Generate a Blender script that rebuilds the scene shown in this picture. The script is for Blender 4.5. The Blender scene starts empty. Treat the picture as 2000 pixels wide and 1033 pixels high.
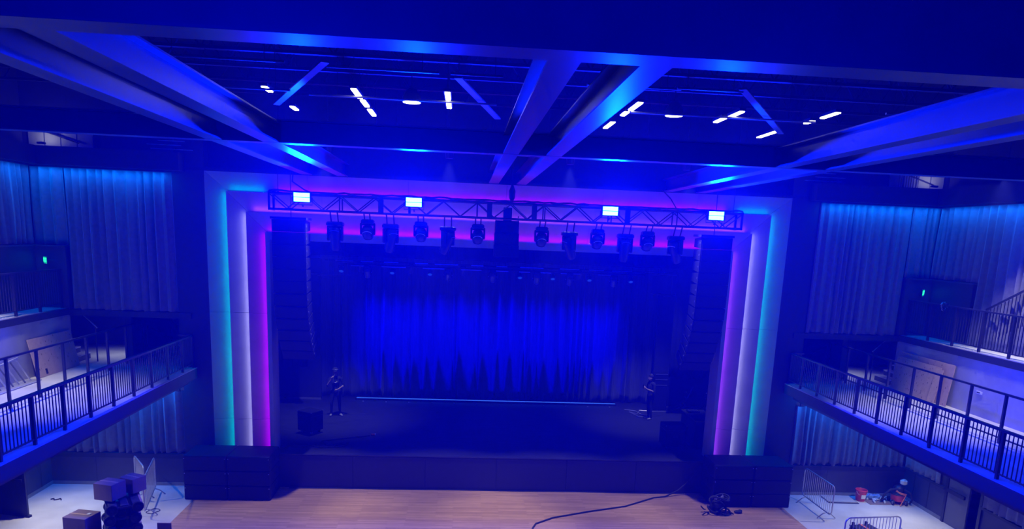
import bpy, math, random
from mathutils import Vector, Matrix, Euler, Quaternion
R = math.radians
PI = math.pi
rng = random.Random(7)
S = bpy.context.scene
COL = S.collection

# ------------------------------------------------------------------ camera
cam_d = bpy.data.cameras.new('camera')
cam = bpy.data.objects.new('camera', cam_d); COL.objects.link(cam); S.camera = cam
yaw, pitch, roll = 0.0746449, -0.19330973, 0.04158503
fw = Vector((math.sin(yaw)*math.cos(pitch), math.cos(yaw)*math.cos(pitch), math.sin(pitch)))
r0 = Vector((math.cos(yaw), -math.sin(yaw), 0)); u0 = r0.cross(fw)
rr = math.cos(roll)*r0 + math.sin(roll)*u0
uu = -math.sin(roll)*r0 + math.cos(roll)*u0
M = Matrix((rr, uu, -fw)).transposed().to_4x4()
M.translation = Vector((-1.2, -20.94, 7.8))
cam.matrix_world = M
cam_d.sensor_fit = 'HORIZONTAL'; cam_d.sensor_width = 36.0
cam_d.lens = 36*1379/2000; cam_d.shift_y = 215.5/2000
cam_d.clip_start = 0.1; cam_d.clip_end = 200

# ------------------------------------------------------------------ world, exposure
W = bpy.data.worlds.new('world'); S.world = W; W.use_nodes = True
W.node_tree.nodes['Background'].inputs[0].default_value = (0.0, 0.003, 0.16, 1)
W.node_tree.nodes['Background'].inputs[1].default_value = 1.0
_vol = W.node_tree.nodes.new('ShaderNodeVolumeScatter')          # thin stage haze everywhere in the hall
_vol.inputs['Color'].default_value = (.10, .14, 1, 1); _vol.inputs['Density'].default_value = 0.0046; _vol.inputs['Anisotropy'].default_value = 0.15
W.node_tree.links.new(_vol.outputs[0], W.node_tree.nodes['World Output'].inputs['Volume'])
vs = S.view_settings
vs.view_transform = 'Standard'; vs.look = 'None'; vs.gamma = 1.0; vs.exposure = 0.0; vs.use_curve_mapping = False
S.cycles.max_bounces = 3; S.cycles.diffuse_bounces = 2; S.cycles.glossy_bounces = 2
S.cycles.transmission_bounces = 4; S.cycles.volume_bounces = 0
S.cycles.use_light_tree = True
S.cycles.sample_clamp_indirect = 6.0
S.cycles.use_denoising = True
S.cycles.use_adaptive_sampling = True; S.cycles.adaptive_threshold = 0.05; S.cycles.adaptive_min_samples = 12

BLUE = (0.0, 0.008, 1.0)
STROBE_W = 3200.0
COVE = 0.4
WORK = 1.0

# ------------------------------------------------------------------ helpers
def lamp(name, kind, loc, color, power, rot=None, target=None, **kw):
    d = bpy.data.lights.new(name, kind); d.color = color; d.energy = power
    for k, v in kw.items(): setattr(d, k, v)
    o = bpy.data.objects.new(name, d); COL.objects.link(o); o.location = loc
    if target is not None:
        o.rotation_euler = (Vector(target)-Vector(loc)).to_track_quat('-Z', 'Y').to_euler()
    elif rot is not None: o.rotation_euler = rot
    return o

def nt(name):
    m = bpy.data.materials.new(name); m.use_nodes = True
    t = m.node_tree; b = t.nodes['Principled BSDF']
    return m, t, b

def mat(name, col, rough=0.6, metal=0.0, var=0.12, scale=6.0, bump=0.0, bscale=40.0, spec=0.5, stretch=(1, 1, 1), coat=0.0, sheen=0.0):
    m, t, b = nt(name)
    tc = t.nodes.new('ShaderNodeTexCoord'); mp = t.nodes.new('ShaderNodeMapping')
    mp.inputs['Scale'].default_value = stretch
    t.links.new(tc.outputs['Object'], mp.inputs['Vector'])
    n = t.nodes.new('ShaderNodeTexNoise'); n.inputs['Scale'].default_value = scale; n.inputs['Detail'].default_value = 5
    t.links.new(mp.outputs['Vector'], n.inputs['Vector'])
    cr = t.nodes.new('ShaderNodeValToRGB')
    cr.color_ramp.elements[0].position = 0.3; cr.color_ramp.elements[1].position = 0.7
    a = [max(0, c*(1-var)) for c in col]; z = [min(1, c*(1+var)) for c in col]
    cr.color_ramp.elements[0].color = (*a, 1); cr.color_ramp.elements[1].color = (*z, 1)
    t.links.new(n.outputs['Fac'], cr.inputs['Fac']); t.links.new(cr.outputs['Color'], b.inputs['Base Color'])
    b.inputs['Roughness'].default_value = rough; b.inputs['Metallic'].default_value = metal
    b.inputs['Specular IOR Level'].default_value = spec
    b.inputs['Coat Weight'].default_value = coat
    b.inputs['Sheen Weight'].default_value = sheen
    if bump > 0:
        n2 = t.nodes.new('ShaderNodeTexNoise'); n2.inputs['Scale'].default_value = bscale; n2.inputs['Detail'].default_value = 4
        t.links.new(mp.outputs['Vector'], n2.inputs['Vector'])
        bp = t.nodes.new('ShaderNodeBump'); bp.inputs['Strength'].default_value = bump; bp.inputs['Distance'].default_value = 0.02
        t.links.new(n2.outputs['Fac'], bp.inputs['Height']); t.links.new(bp.outputs['Normal'], b.inputs['Normal'])
    return m

def emit(name, col, strength, base=(0.02, 0.02, 0.02)):
    m, t, b = nt(name)
    b.inputs['Base Color'].default_value = (*base, 1)
    b.inputs['Emission Color'].default_value = (*col, 1)
    b.inputs['Emission Strength'].default_value = strength
    try: m.cycles.emission_sampling = 'NONE'      # small glowing faces; their light comes from the lamp in the fixture
    except Exception: pass
    return m

class MB:
    def __init__(s): s.v = []; s.f = []; s.mi = []
    def add(s, vs, fs, mi=0):
        k = len(s.v); s.v += [tuple(p) for p in vs]; s.f += [tuple(i+k for i in f) for f in fs]; s.mi += [mi]*len(fs); return s
    def box(s, a, b, mi=0, mtx=None):
        x0, y0, z0 = a; x1, y1, z1 = b
        p = [(x0,y0,z0),(x1,y0,z0),(x1,y1,z0),(x0,y1,z0),(x0,y0,z1),(x1,y0,z1),(x1,y1,z1),(x0,y1,z1)]
        if mtx is not None: p = [mtx @ Vector(q) for q in p]
        return s.add(p, [(3,2,1,0),(4,5,6,7),(0,1,5,4),(1,2,6,5),(2,3,7,6),(3,0,4,7)], mi)
    def cbox(s, c, d, mi=0, mtx=None):
        return s.box((c[0]-d[0]/2, c[1]-d[1]/2, c[2]-d[2]/2), (c[0]+d[0]/2, c[1]+d[1]/2, c[2]+d[2]/2), mi, mtx)
    def bbox(s, c, d, bev=0.02, mi=0, mtx=None):
        # box with bevelled vertical and horizontal edges (octagon profile swept with inset caps)
        hx, hy, hz = d[0]/2, d[1]/2, d[2]/2; e = min(bev, hx*.9, hy*.9, hz*.9)
        def ring(ix, z):
            x, y = hx-ix, hy-ix
            return [(-x+e,-y,z),(x-e,-y,z),(x,-y+e,z),(x,y-e,z),(x-e,y,z),(-x+e,y,z),(-x,y-e,z),(-x,-y+e,z)]
        rs = [ring(e, -hz), ring(0, -hz+e), ring(0, hz-e), ring(e, hz)]
        vs = []
        for q in rs: vs += [Vector(p)+Vector(c) for p in q]
        if mtx is not None: vs = [mtx @ p for p in vs]
        fs = [tuple(range(7, -1, -1)), tuple(range(24, 32))]
        for k in range(3):
            for i in range(8):
                j = (i+1) % 8; fs.append((k*8+i, k*8+j, k*8+8+j, k*8+8+i))
        return s.add(vs, fs, mi)
    def tube(s, p, q, r, n=8, r2=None, mi=0):
        return s.path([p, q], r, n, rs=[r, r if r2 is None else r2], mi=mi)
    def path(s, pts, r, n=6, rs=None, closed=False, mi=0):
        pts = [Vector(p) for p in pts]; m = len(pts); vs = []; fs = []
        up = None
        for i, p in enumerate(pts):
            if closed: t = pts[(i+1) % m]-pts[i-1]
            else: t = pts[min(i+1, m-1)]-pts[max(i-1, 0)]
            if t.length < 1e-9: t = Vector((0, 0, 1))
            t.normalize()
            if up is None:
                up = Vector((0, 0, 1)) if abs(t.z) < .9 else Vector((1, 0, 0))
            a = t.cross(up)
            if a.length < 1e-4: a = t.cross(Vector((1, 0, 0))); 
            if a.length < 1e-4: a = t.cross(Vector((0, 1, 0)))
            a.normalize(); b = a.cross(t).normalized(); up = b
            ra = rs[i] if rs else r
            for k in range(n):
                w = 2*PI*k/n; vs.append(p + a*math.cos(w)*ra + b*math.sin(w)*ra)
        for i in range(m if closed else m-1):
            j = (i+1) % m
            for k in range(n):
                l = (k+1) % n; fs.append((i*n+k, i*n+l, j*n+l, j*n+k))
        if not closed:
            fs.append(tuple(range(n-1, -1, -1))); fs.append(tuple((m-1)*n+k for k in range(n)))
        return s.add(vs, fs, mi)
    def lathe(s, prof, n=16, mtx=None, mi=0):
        # prof: (radius, z) from bottom to top, around Z
        vs = []; fs = []; m = len(prof)
        for (r, z) in prof:
            for k in range(n):
                w = 2*PI*k/n; vs.append(Vector((r*math.cos(w), r*math.sin(w), z)))
        if mtx is not None: vs = [mtx @ p for p in vs]
        for i in range(m-1):
            for k in range(n):
                l = (k+1) % n; fs.append((i*n+k, i*n+l, (i+1)*n+l, (i+1)*n+k))
        fs.append(tuple(range(n-1, -1, -1))); fs.append(tuple((m-1)*n+k for k in range(n)))
        return s.add(vs, fs, mi)
    def prism(s, poly, d, mi=0):
        poly = [Vector(p) for p in poly]; d = Vector(d); n = len(poly)
        vs = poly + [p+d for p in poly]
        fs = [tuple(range(n)), tuple(range(2*n-1, n-1, -1))]
        for i in range(n):
            j = (i+1) % n; fs.append((i, i+n, j+n, j))
        return s.add(vs, fs, mi)
    def ball(s, c, r, n=10, mi=0, sc=(1, 1, 1), mtx=None):
        prof = []
        for i in range(1, n//2):
            a = -PI/2+PI*i/(n//2); prof.append((math.cos(a), math.sin(a)))
        prof = [(0.12, -0.993)]+prof+[(0.12, 0.993)]
        m0 = Matrix.Translation(Vector(c)) @ (mtx or Matrix.Identity(4)) @ Matrix.Diagonal((r*sc[0], r*sc[1], r*sc[2], 1))
        return s.lathe(prof, n, m0, mi)
    def mesh(s, name, mats, smooth=False):
        me = bpy.data.meshes.new(name); me.from_pydata(s.v, [], s.f)
        for m in (mats if isinstance(mats, (list, tuple)) else [mats]): me.materials.append(m)
        if any(s.mi): me.polygons.foreach_set('material_index', s.mi)
        import bmesh
        bm = bmesh.new(); bm.from_mesh(me); bmesh.ops.recalc_face_normals(bm, faces=bm.faces); bm.to_mesh(me); bm.free()
        if smooth:
            me.polygons.foreach_set('use_smooth', [True]*len(me.polygons))
            try: me.set_sharp_from_angle(angle=R(40))
            except Exception: pass
        me.update(); return me
    def build(s, name, mats, parent=None, smooth=False, loc=None, rot=None):
        o = bpy.data.objects.new(name, s.mesh(name, mats, smooth)); COL.objects.link(o)
        if parent is not None: o.parent = parent
        if loc is not None: o.location = loc
        if rot is not None: o.rotation_euler = rot
        return o

def inst(me, name, parent=None, loc=(0, 0, 0), rot=(0, 0, 0)):
    o = bpy.data.objects.new(name, me); COL.objects.link(o); o.parent = parent
    o.location = loc; o.rotation_euler = rot; return o
def tag(o, label, cat, group=None):
    o['label'] = label; o['category'] = cat
    if group: o['group'] = group
    return o
def thing(name, label, cat, loc=(0, 0, 0), rotz=0.0, group=None):
    o = bpy.data.objects.new(name, None); COL.objects.link(o); o.empty_display_size = .2
    o.location = loc; o.rotation_euler = (0, 0, rotz)
    return tag(o, label, cat, group)
def struct(o, label=None):
    o['kind'] = 'structure'
    if label: o['label'] = label
    return o
def sroot(name, label=None, loc=(0, 0, 0)):
    o = bpy.data.objects.new(name, None); COL.objects.link(o); o.location = loc
    return struct(o, label)
def dup(root, loc=None, rot=None, label=None, group=None, parent=None):
    c = root.copy(); COL.objects.link(c); c.parent = parent
    if loc is not None: c.location = loc
    if rot is not None: c.rotation_euler = rot
    if label: c['label'] = label
    if group: c['group'] = group
    for ch in list(root.children): dup(ch, parent=c)
    return c
def T(x, y, z): return Matrix.Translation((x, y, z))
def RX(a): return Matrix.Rotation(a, 4, 'X')
def RY(a): return Matrix.Rotation(a, 4, 'Y')
def RZ(a): return Matrix.Rotation(a, 4, 'Z')
ORD = ['first', 'second', 'third', 'fourth', 'fifth', 'sixth', 'seventh', 'eighth', 'ninth', 'tenth', 'eleventh', 'twelfth', 'thirteenth', 'fourteenth']

# ------------------------------------------------------------------ materials
m_black = mat('black_paint', (0.018, 0.018, 0.022), .65, bump=.05)
m_blackwall = mat('black_wall_paint', (0.03, 0.03, 0.036), .8, bump=.08, bscale=60)
m_steelblk = mat('black_steel', (0.013, 0.013, 0.017), .42, .0, spec=.5)
m_truss = mat('black_truss_tube', (0.022, 0.022, 0.028), .35, .0)
m_beam = mat('grey_painted_steel_beam', (0.052, 0.054, 0.085), .33, 0, var=.08, scale=3, spec=.7)
m_roof = mat('dark_roof_deck', (0.010, 0.010, 0.012), .85, bump=.1)
m_plaster = mat('grey_plaster', (0.34, 0.335, 0.35), .85, var=.06, scale=2.2, bump=.04, bscale=25)
m_concrete = mat('polished_concrete', (0.50, 0.49, 0.49), .55, var=.14, scale=1.3, bump=.04, bscale=30)
m_concwall = mat('cast_concrete_wall', (0.36, 0.36, 0.37), .75, var=.2, scale=1.1, bump=.12, bscale=12)
m_curtain = mat('grey_velour', (0.16, 0.16, 0.18), .95, var=.12, scale=9, bump=.15, bscale=120, spec=.1, sheen=.3)
m_drop = mat('blue_grey_backdrop', (0.15, 0.15, 0.17), .95, var=.15, scale=5, stretch=(3, 3, .3), spec=.1, sheen=.2)
m_blackcloth = mat('black_serge', (0.012, 0.012, 0.014), .98, bump=.1, spec=.05)
m_deck = mat('black_stage_deck', (0.03, 0.03, 0.034), .42, var=.45, scale=3.0, stretch=(.6, 6, 1), bump=.05, bscale=14)
m_cabinet = mat('black_speaker_paint', (0.009, 0.009, 0.011), .6, bump=.25, bscale=150, spec=.3)
m_grille = mat('black_grille', (0.007, 0.007, 0.009), .6, bump=.4, bscale=220, spec=.25)
m_rubber = mat('black_rubber', (0.014, 0.014, 0.016), .8)
m_alu = mat('galvanised_steel', (0.55, 0.56, 0.58), .38, .75, var=.1)
m_chrome = mat('pale_metal', (0.62, 0.63, 0.66), .3, .6)
m_card = mat('brown_cardboard', (0.22, 0.15, 0.115), .85, var=.08)
m_wood = mat('bare_wood', (0.50, 0.33, 0.19), .7, var=.2, stretch=(1, 8, 1))
m_white = mat('white_plastic', (0.72, 0.72, 0.70), .5)
m_red = mat('red_plastic', (0.62, 0.045, 0.03), .42)
m_orange = mat('orange_cord', (0.8, 0.22, 0.05), .5)
m_skin = mat('skin', (0.42, 0.26, 0.19), .55)
m_clothA = mat('black_clothing', (0.015, 0.015, 0.018), .9)
m_shoe = mat('pale_shoes', (0.4, 0.4, 0.42), .6)
m_hair = mat('dark_hair', (0.02, 0.015, 0.012), .7)
m_kick = mat('dark_grey_wall_panel', (0.045, 0.046, 0.055), .6, var=.1)
m_base = mat('grey_rubber_base', (0.20, 0.20, 0.19), .6)
m_duct = mat('galvanised_duct', (0.16, 0.165, 0.18), .4, .3)
m_clear = mat('clear_plastic', (0.55, 0.62, 0.75), .2, coat=.5)
m_bluebag = mat('blue_plastic_bag', (0.15, 0.3, 0.7), .35, coat=.3)
m_door = mat('grey_door_paint', (0.10, 0.10, 0.115), .5, var=.05)
m_paper = mat('white_paper', (0.8, 0.8, 0.8), .7)

def wood_floor():
    m, t, b = nt('maple_strip_floor')
    tc = t.nodes.new('ShaderNodeTexCoord')
    br = t.nodes.new('ShaderNodeTexBrick')
    br.inputs['Scale'].default_value = 1.0; br.inputs['Brick Width'].default_value = 1.3; br.inputs['Row Height'].default_value = .072
    br.inputs['Mortar Size'].default_value = .0022; br.inputs['Mortar Smooth'].default_value = .3; br.offset = .37; br.inputs['Bias'].default_value = 0
    br.inputs['Color1'].default_value = (.40, .235, .135, 1); br.inputs['Color2'].default_value = (.55, .345, .205, 1); br.inputs['Mortar'].default_value = (.26, .15, .09, 1)
    t.links.new(tc.outputs['Object'], br.inputs['Vector'])
    mp = t.nodes.new('ShaderNodeMapping'); mp.inputs['Scale'].default_value = (.7, 14, 1)
    t.links.new(tc.outputs['Object'], mp.inputs['Vector'])
    n = t.nodes.new('ShaderNodeTexNoise'); n.inputs['Scale'].default_value = 3; n.inputs['Detail'].default_value = 8
    t.links.new(mp.outputs['Vector'], n.inputs['Vector'])
    cr = t.nodes.new('ShaderNodeValToRGB'); cr.color_ramp.elements[0].position = .35; cr.color_ramp.elements[1].position = .7
    cr.color_ramp.elements[0].color = (.78, .75, .74, 1); cr.color_ramp.elements[1].color = (1.06, 1.03, 1, 1)
    t.links.new(n.outputs['Fac'], cr.inputs['Fac'])
    mx = t.nodes.new('ShaderNodeMixRGB'); mx.blend_type = 'MULTIPLY'; mx.inputs['Fac'].default_value = 1
    t.links.new(br.outputs['Color'], mx.inputs['Color1']); t.links.new(cr.outputs['Color'], mx.inputs['Color2'])
    t.links.new(mx.outputs['Color'], b.inputs['Base Color'])
    b.inputs['Roughness'].default_value = .5; b.inputs['Specular IOR Level'].default_value = .3
    return m
m_floor = wood_floor()

def plywood():
    m, t, b = nt('knotty_plywood')
    tc = t.nodes.new('ShaderNodeTexCoord')
    vo = t.nodes.new('ShaderNodeTexVoronoi'); vo.inputs['Scale'].default_value = 7.0; vo.feature = 'F1'
    mp = t.nodes.new('ShaderNodeMapping'); mp.inputs['Scale'].default_value = (1, 1.6, .8)
    n0 = t.nodes.new('ShaderNodeTexNoise'); n0.inputs['Scale'].default_value = 9
    t.links.new(tc.outputs['Object'], mp.inputs['Vector']); t.links.new(mp.outputs['Vector'], vo.inputs['Vector'])
    t.links.new(tc.outputs['Object'], n0.inputs['Vector'])
    cr = t.nodes.new('ShaderNodeValToRGB'); e = cr.color_ramp.elements
    e[0].position = .10; e[0].color = (.10, .06, .05, 1); e[1].position = .19; e[1].color = (1, 1, 1, 1)
    t.links.new(vo.outputs['Distance'], cr.inputs['Fac'])
    c2 = t.nodes.new('ShaderNodeValToRGB'); c2.color_ramp.elements[0].color = (.44, .30, .215, 1); c2.color_ramp.elements[1].color = (.58, .42, .31, 1)
    t.links.new(n0.outputs['Fac'], c2.inputs['Fac'])
    mx = t.nodes.new('ShaderNodeMixRGB'); mx.blend_type = 'MULTIPLY'; mx.inputs['Fac'].default_value = .85
    t.links.new(c2.outputs['Color'], mx.inputs['Color1']); t.links.new(cr.outputs['Color'], mx.inputs['Color2'])
    t.links.new(mx.outputs['Color'], b.inputs['Base Color']); b.inputs['Roughness'].default_value = .75
    return m
m_ply = plywood()

# ------------------------------------------------------------------ setting: floors
FX = 8.75
struct(MB().box((-FX, -30, -.2), (FX, 0, 0)).build('floor_wood', m_floor), 'pale maple strip floor in front of the stage')
for s, nm in ((-1, 'left'), (1, 'right')):
    x0, x1 = sorted((s*FX, s*20))
    struct(MB().box((x0, -30, -.2), (x1, .3, 0)).build('floor_concrete_'+nm, m_concrete), 'grey concrete floor under the %s balcony' % nm)
STZ = 1.07
struct(MB().box((-11, 0.02, -.2), (11, 9.6, STZ-.03)).build('floor_stage_base', m_blackwall))
st = struct(MB().box((-6.9, -.03, STZ-.03), (6.9, 9.6, STZ)).build('floor_stage', m_deck), 'black stage floor')
for s in (-1, 1):
    a, b = sorted((s*6.9, s*11)); struct(MB().box((a, .7, STZ-.03), (b, 9.6, STZ)).build('floor_wing', m_deck), 'black floor of the stage wing')
wf = sroot('wall_stage_front', 'dark fascia of the stage, six panels')
for k in range(6):
    a = -6.6+k*2.2
    MB().box((a+.006, -.012, .02), (a+2.194, .02, STZ-.05)).build('panel', m_black, wf)
# stage house
struct(MB().box((-11.2, 9.6, 0), (11.2, 9.8, 13)).build('wall_stage_back', m_blackwall))
for s, nm in ((-1, 'left'), (1, 'right')):
    a, b = sorted((s*11, s*11.2)); struct(MB().box((a, .7, 0), (b, 9.8, 13)).build('wall_stage_'+nm, m_blackwall))
    a, b = sorted((s*6.75, s*10.9)); struct(MB().box((a, 7.2, STZ), (b, 7.35, 8.5)).build('wall_wing_'+nm, m_blackwall), 'black wall at the back of the stage wing')
    tr = MB().box((a, 7.12, STZ), (b, 7.2, STZ+.06)).build('baseboard_wing_'+nm, m_base); struct(tr)

# ------------------------------------------------------------------ proscenium
HW = [8.48, 7.90, 7.37, 6.85]; HT = [9.25, 8.73, 8.18, 7.635]
DEP = .22
def panel(mb, pts, d=(0, .03, 0)):
    return mb.prism(pts, d)
g = .004
def lerp(a, b, t): return a+(b-a)*t
for i in range(3):
    root = sroot('trim_%d' % (i+1), '%s plaster band of the proscenium frame, lit along its inner edge' % ['outermost', 'middle', 'innermost'][i])
    wo, wi, to, ti = HW[i], HW[i+1], HT[i], HT[i+1]
    zs = [0, 2.1, 5.3, None]
    for s in (-1, 1):
        for k in range(3):
            z0 = zs[k]+g; zt = zs[k+1]
            zo = (zt-g) if zt else to-g; zi = (zt-g) if zt else ti-g
            pts = [(s*wo, 0, z0), (s*wi, DEP, z0), (s*wi, DEP, zi), (s*wo, 0, zo)]
            panel(MB(), pts).build('panel', m_plaster, root)
    n = 6
    for k in range(n):
        xo0, xo1 = lerp(-wo, wo, k/n), lerp(-wo, wo, (k+1)/n)
        xi0, xi1 = (xo0, xo1)
        if k == 0: xi0 = -wi
        if k == n-1: xi1 = wi
        pts = [(xo0+g, 0, to), (xo1-g, 0, to), (xi1-g, DEP, ti), (xi0+g, DEP, ti)]
        panel(MB(), pts).build('panel', m_plaster, root)
    # outer return of this band: hides the light strip of the band outside it
    mb = MB()
    for s in (-1, 1): mb.box((min(s*wo, s*(wo-.012)), .006, 0), (max(s*wo, s*(wo-.012)), .34, to))
    mb.box((-wo, .006, to-.012), (wo, .34, to))
    mb.build('return_edge', m_plaster, root)
root = sroot('trim_4', 'plain innermost plaster edge and reveal of the proscenium opening')
WI, TI = 6.73, 7.43
for s in (-1, 1):
    a, b = sorted((s*HW[3], s*WI)); MB().box((a, 0, 0), (b, .03, HT[3])).build('panel', m_plaster, root)
    a, b = sorted((s*WI, s*(WI+.03))); MB().box((a, .03, 0), (b, .7, TI)).build('reveal', m_plaster, root)
MB().box((-WI, 0, TI), (WI, .03, HT[3])).build('panel', m_plaster, root)
MB().box((-WI, .03, TI), (WI, .7, TI+.03)).build('reveal', m_black, root)
mb = MB()
for s in (-1, 1): mb.box((min(s*HW[3], s*(HW[3]-.012)), .032, 0), (max(s*HW[3], s*(HW[3]-.012)), .34, HT[3]))
mb.box((-HW[3], .032, HT[3]-.012), (HW[3], .34, HT[3])); mb.build('return_edge', m_plaster, root)
# wall behind the bands
bw = MB()
for s in (-1, 1):
    a, b = sorted((s*(WI+.03), s*9.4)); bw.box((a, .36, 0), (b, .7, 13))
bw.box((-WI-.03, .36, TI+.03), (WI+.03, .7, 13))
struct(bw.build('wall_proscenium', m_blackwall), 'black wall behind the proscenium frame')
struct(MB().box((-9.4, 0, 9.25), (9.4, .36, 9.33)).build('trim_5', m_black))
# cove light strips and their light
TEAL = (0.0, .60, .66); LAV = (.50, .46, 1.0); PINK = (.62, .10, 1.0); MAG = (.52, .0, 1.0); VIO = (.34, .05, 1.0)
def cove(i, kind, s, col, a, b, pw, word):
    w, t = HW[i+1], HT[i+1]
    lab = {'leg': '%s cove light strip on the %s leg of the proscenium, %s band', 'top': '%s cove light strip over the proscenium head, %s, %s band'}[kind]
    band = ['outer', 'middle', 'inner'][i]
    m = emit('led_strip_%s' % word, col, 4.0)
    rt = thing('cove_light', lab % (word, {-1: 'left', 1: 'right', 0: 'middle', -2: 'left corner', 2: 'right corner'}[s], band), 'light strip', group='proscenium cove lights')
    if kind == 'leg':
        x = s*(w+.006); MB().box((x-.006, .10, a), (x+.006, .13, b)).build('strip', m, rt)
        MB().box((x-.008, .095, a), (x+.008, .10, b)).build('channel', m_alu, rt)
        o = lamp('cove_lamp', 'AREA', (s*(w+.02), .115, (a+b)/2), col, pw*(b-a), rot=(0, s*-PI/2, 0), shape='RECTANGLE', size=(b-a), size_y=.03)
        # local x of the lamp runs along world z after the turn about y
    else:
        z = t+.006; MB().box((a, .10, z-.006), (b, .13, z+.006)).build('strip', m, rt)
        MB().box((a, .095, z-.008), (b, .10, z+.008)).build('channel', m_alu, rt)
        o = lamp('cove_lamp', 'AREA', ((a+b)/2, .115, t+.02), col, pw*(b-a), rot=(PI, 0, 0), shape='RECTANGLE', size=(b-a), size_y=.03)
    o.parent = rt
P0 = 3.2*COVE
for s in (-1, 1):
    cove(0, 'leg', s, TEAL, .1, 8.70, P0*.9, 'teal')
    cove(1, 'leg', s, LAV, .1, 8.15, P0*.8, 'lavender white')
    cove(2, 'leg', s, MAG if s < 0 else VIO, .1, 7.6, P0*1.0, 'magenta' if s < 0 else 'violet')
    a, b = sorted((s*7.85, s*6.9)); cove(0, 'top', s*2, TEAL, a, b, P0*.6, 'teal')
cove(0, 'top', 0, MAG, -6.5, 6.5, P0*.9, 'violet')
cove(1, 'top', 0, PINK, -7.2, 7.2, P0*.8, 'pink')
cove(2, 'top', 0, MAG, -6.8, 6.8, P0*1.3, 'magenta')

# ------------------------------------------------------------------ side architecture
DZ = 3.66; BX = 8.9; SX = 13.25; UX = 12.4; UZ = 5.3
def M_(s, v): return (s*v[0], v[1], v[2])
def sbox(mb, s, a, b, mi=0):
    x0, x1 = sorted((s*a[0], s*b[0])); return mb.box((x0, a[1], a[2]), (x1, b[1], b[2]), mi)
for s, nm in ((-1, 'left'), (1, 'right')):
    # pier between the curtains and the proscenium
    struct(sbox(MB(), s, (8.48, .02, 0), (9.36, .34, 13)).build('wall_pier_'+nm, m_blackwall), 'black pier between the proscenium and the %s curtains' % nm)
    # lower front wall with kick panels
    wl = sroot('wall_lower_'+nm, 'dark low wall under the %s balcony with a ledge' % nm)
    sbox(MB(), s, (9.36, .12, 0), (SX, .34, 3.3)).build('backing', m_blackwall, wl)
    sbox(MB(), s, (9.36, -.04, .86), (SX, .14, 1.0)).build('ledge', m_black, wl)
    for k in range(3):
        a = 9.36+k*1.3; sbox(MB(), s, (a+.003, .0, .1), (min(a+1.297, SX), .12, .86)).build('panel', m_kick, wl)
    struct(sbox(MB(), s, (9.36, -.02, 0), (SX, .12, .1)).build('baseboard_'+nm, m_base), 'pale base strip of the low wall on the %s' % nm)
    # side wall below the balcony, with a door
    ws = sroot('wall_'+nm, 'dark %s side wall of the hall' % nm)
    door0, door1 = (-2.25, -3.35)
    sbox(MB(), s, (SX, -2.0, 0), (SX+.2, .3, 3.3)).build('lower_wall', m_kick, ws)
    sbox(MB(), s, (SX, -14, 0), (SX+.2, -3.5, 3.3)).build('lower_wall', m_kick, ws)
    sbox(MB(), s, (SX, -3.5, 2.15), (SX+.2, -2.0, 3.3)).build('lower_wall', m_kick, ws)
    sbox(MB(), s, (SX, -14, UZ-.2), (SX+.2, 0, 13)).build('upper_wall', m_blackwall, ws)
    for y in (-.55, -1.25, -1.98):
        sbox(MB(), s, (SX-.012, y-.015, .1), (SX, y+.015, 1.0)).build('panel_joint', m_black, ws)
    sbox(MB(), s, (SX-.1, -2.0, .98), (SX, .0, 1.05)).build('ledge', m_black, ws)
    sbox(MB(), s, (SX-.1, -14, .98), (SX, -3.5, 1.05)).build('ledge', m_black, ws)
    bb = MB(); sbox(bb, s, (SX-.02, -2.0, 0), (SX, -.02, .1)); sbox(bb, s, (SX-.02, -14, 0), (SX, -3.5, .1))
    struct(bb.build('baseboard_side_'+nm, m_base), 'pale base strip of the %s side wall' % nm)
    # door frame
    df = struct(MB().build('trim_door_'+nm, m_black)) if False else None
    fr = sroot('door_%d' % (1 if s < 0 else 2), 'grey exit door with a push bar in the %s side wall' % nm)
    f = MB(); sbox(f, s, (SX-.05, -2.1, 0), (SX+.05, -2.0, 2.2)); sbox(f, s, (SX-.05, -3.5, 0), (SX+.05, -3.4, 2.2)); sbox(f, s, (SX-.05, -3.5, 2.1), (SX+.05, -2.0, 2.2))
    f.build('frame', m_steelblk, fr)
    if s > 0:
        sbox(MB(), s, (SX-.02, -2.95, .01), (SX+.03, -2.1, 2.1)).build('leaf', m_door, fr)
        sbox(MB(), s, (SX-.12, -2.88, .98), (SX-.06, -2.18, 1.08)).build('push_bar', m_steelblk, fr)
    else:
        # left leaf stands open into the hall, seen edge-on
        L = MB().box((0, -.025, .01), (1.15, .025, 2.1)).build('leaf', m_steelblk, fr, loc=(-SX-.35, -2.3, 0), rot=(0, 0, R(-12)))
        MB().box((.3, -.09, .98), (1.1, -.05, 1.06)).build('push_bar', m_steelblk, fr, loc=(-SX-.35, -2.3, 0), rot=(0, 0, R(-12)))
        MB().box((1.08, -.05, 0), (1.2, .05, .06)).build('door_stop', m_rubber, fr, loc=(-SX-.35, -2.3, 0), rot=(0, 0, R(-12)))
    # balcony slab and steel edge beam
    bal = sroot('floor_balcony_'+nm, 'concrete deck of the %s balcony' % nm)
    sbox(MB(), s, (BX, -14, DZ-.16), (SX+1.2, 0, DZ)).build('slab', m_concrete, bal)
    sbox(MB(), s, (9.36, 0, DZ-.16), (SX+1.2, 3.65, DZ)).build('slab', m_concrete, bal)
    sbox(MB(), s, (BX-.02, -14, DZ-.30), (BX+.02, -.05, DZ-.02)).build('edge_beam', m_black, bal)
    sbox(MB(), s, (BX+.12, -14, DZ-.42), (BX+.2, -.4, DZ-.16)).build('lower_beam', m_steelblk, bal)
    sbox(MB(), s, (BX+.02, -.05, DZ-.30), (9.36, -.01, DZ-.02)).build('edge_beam', m_steelblk, bal)
    # recess behind the balcony (under the upper curtain)
    rc = sroot('wall_recess_'+nm, 'dark recess wall behind the %s balcony' % nm)
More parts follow.
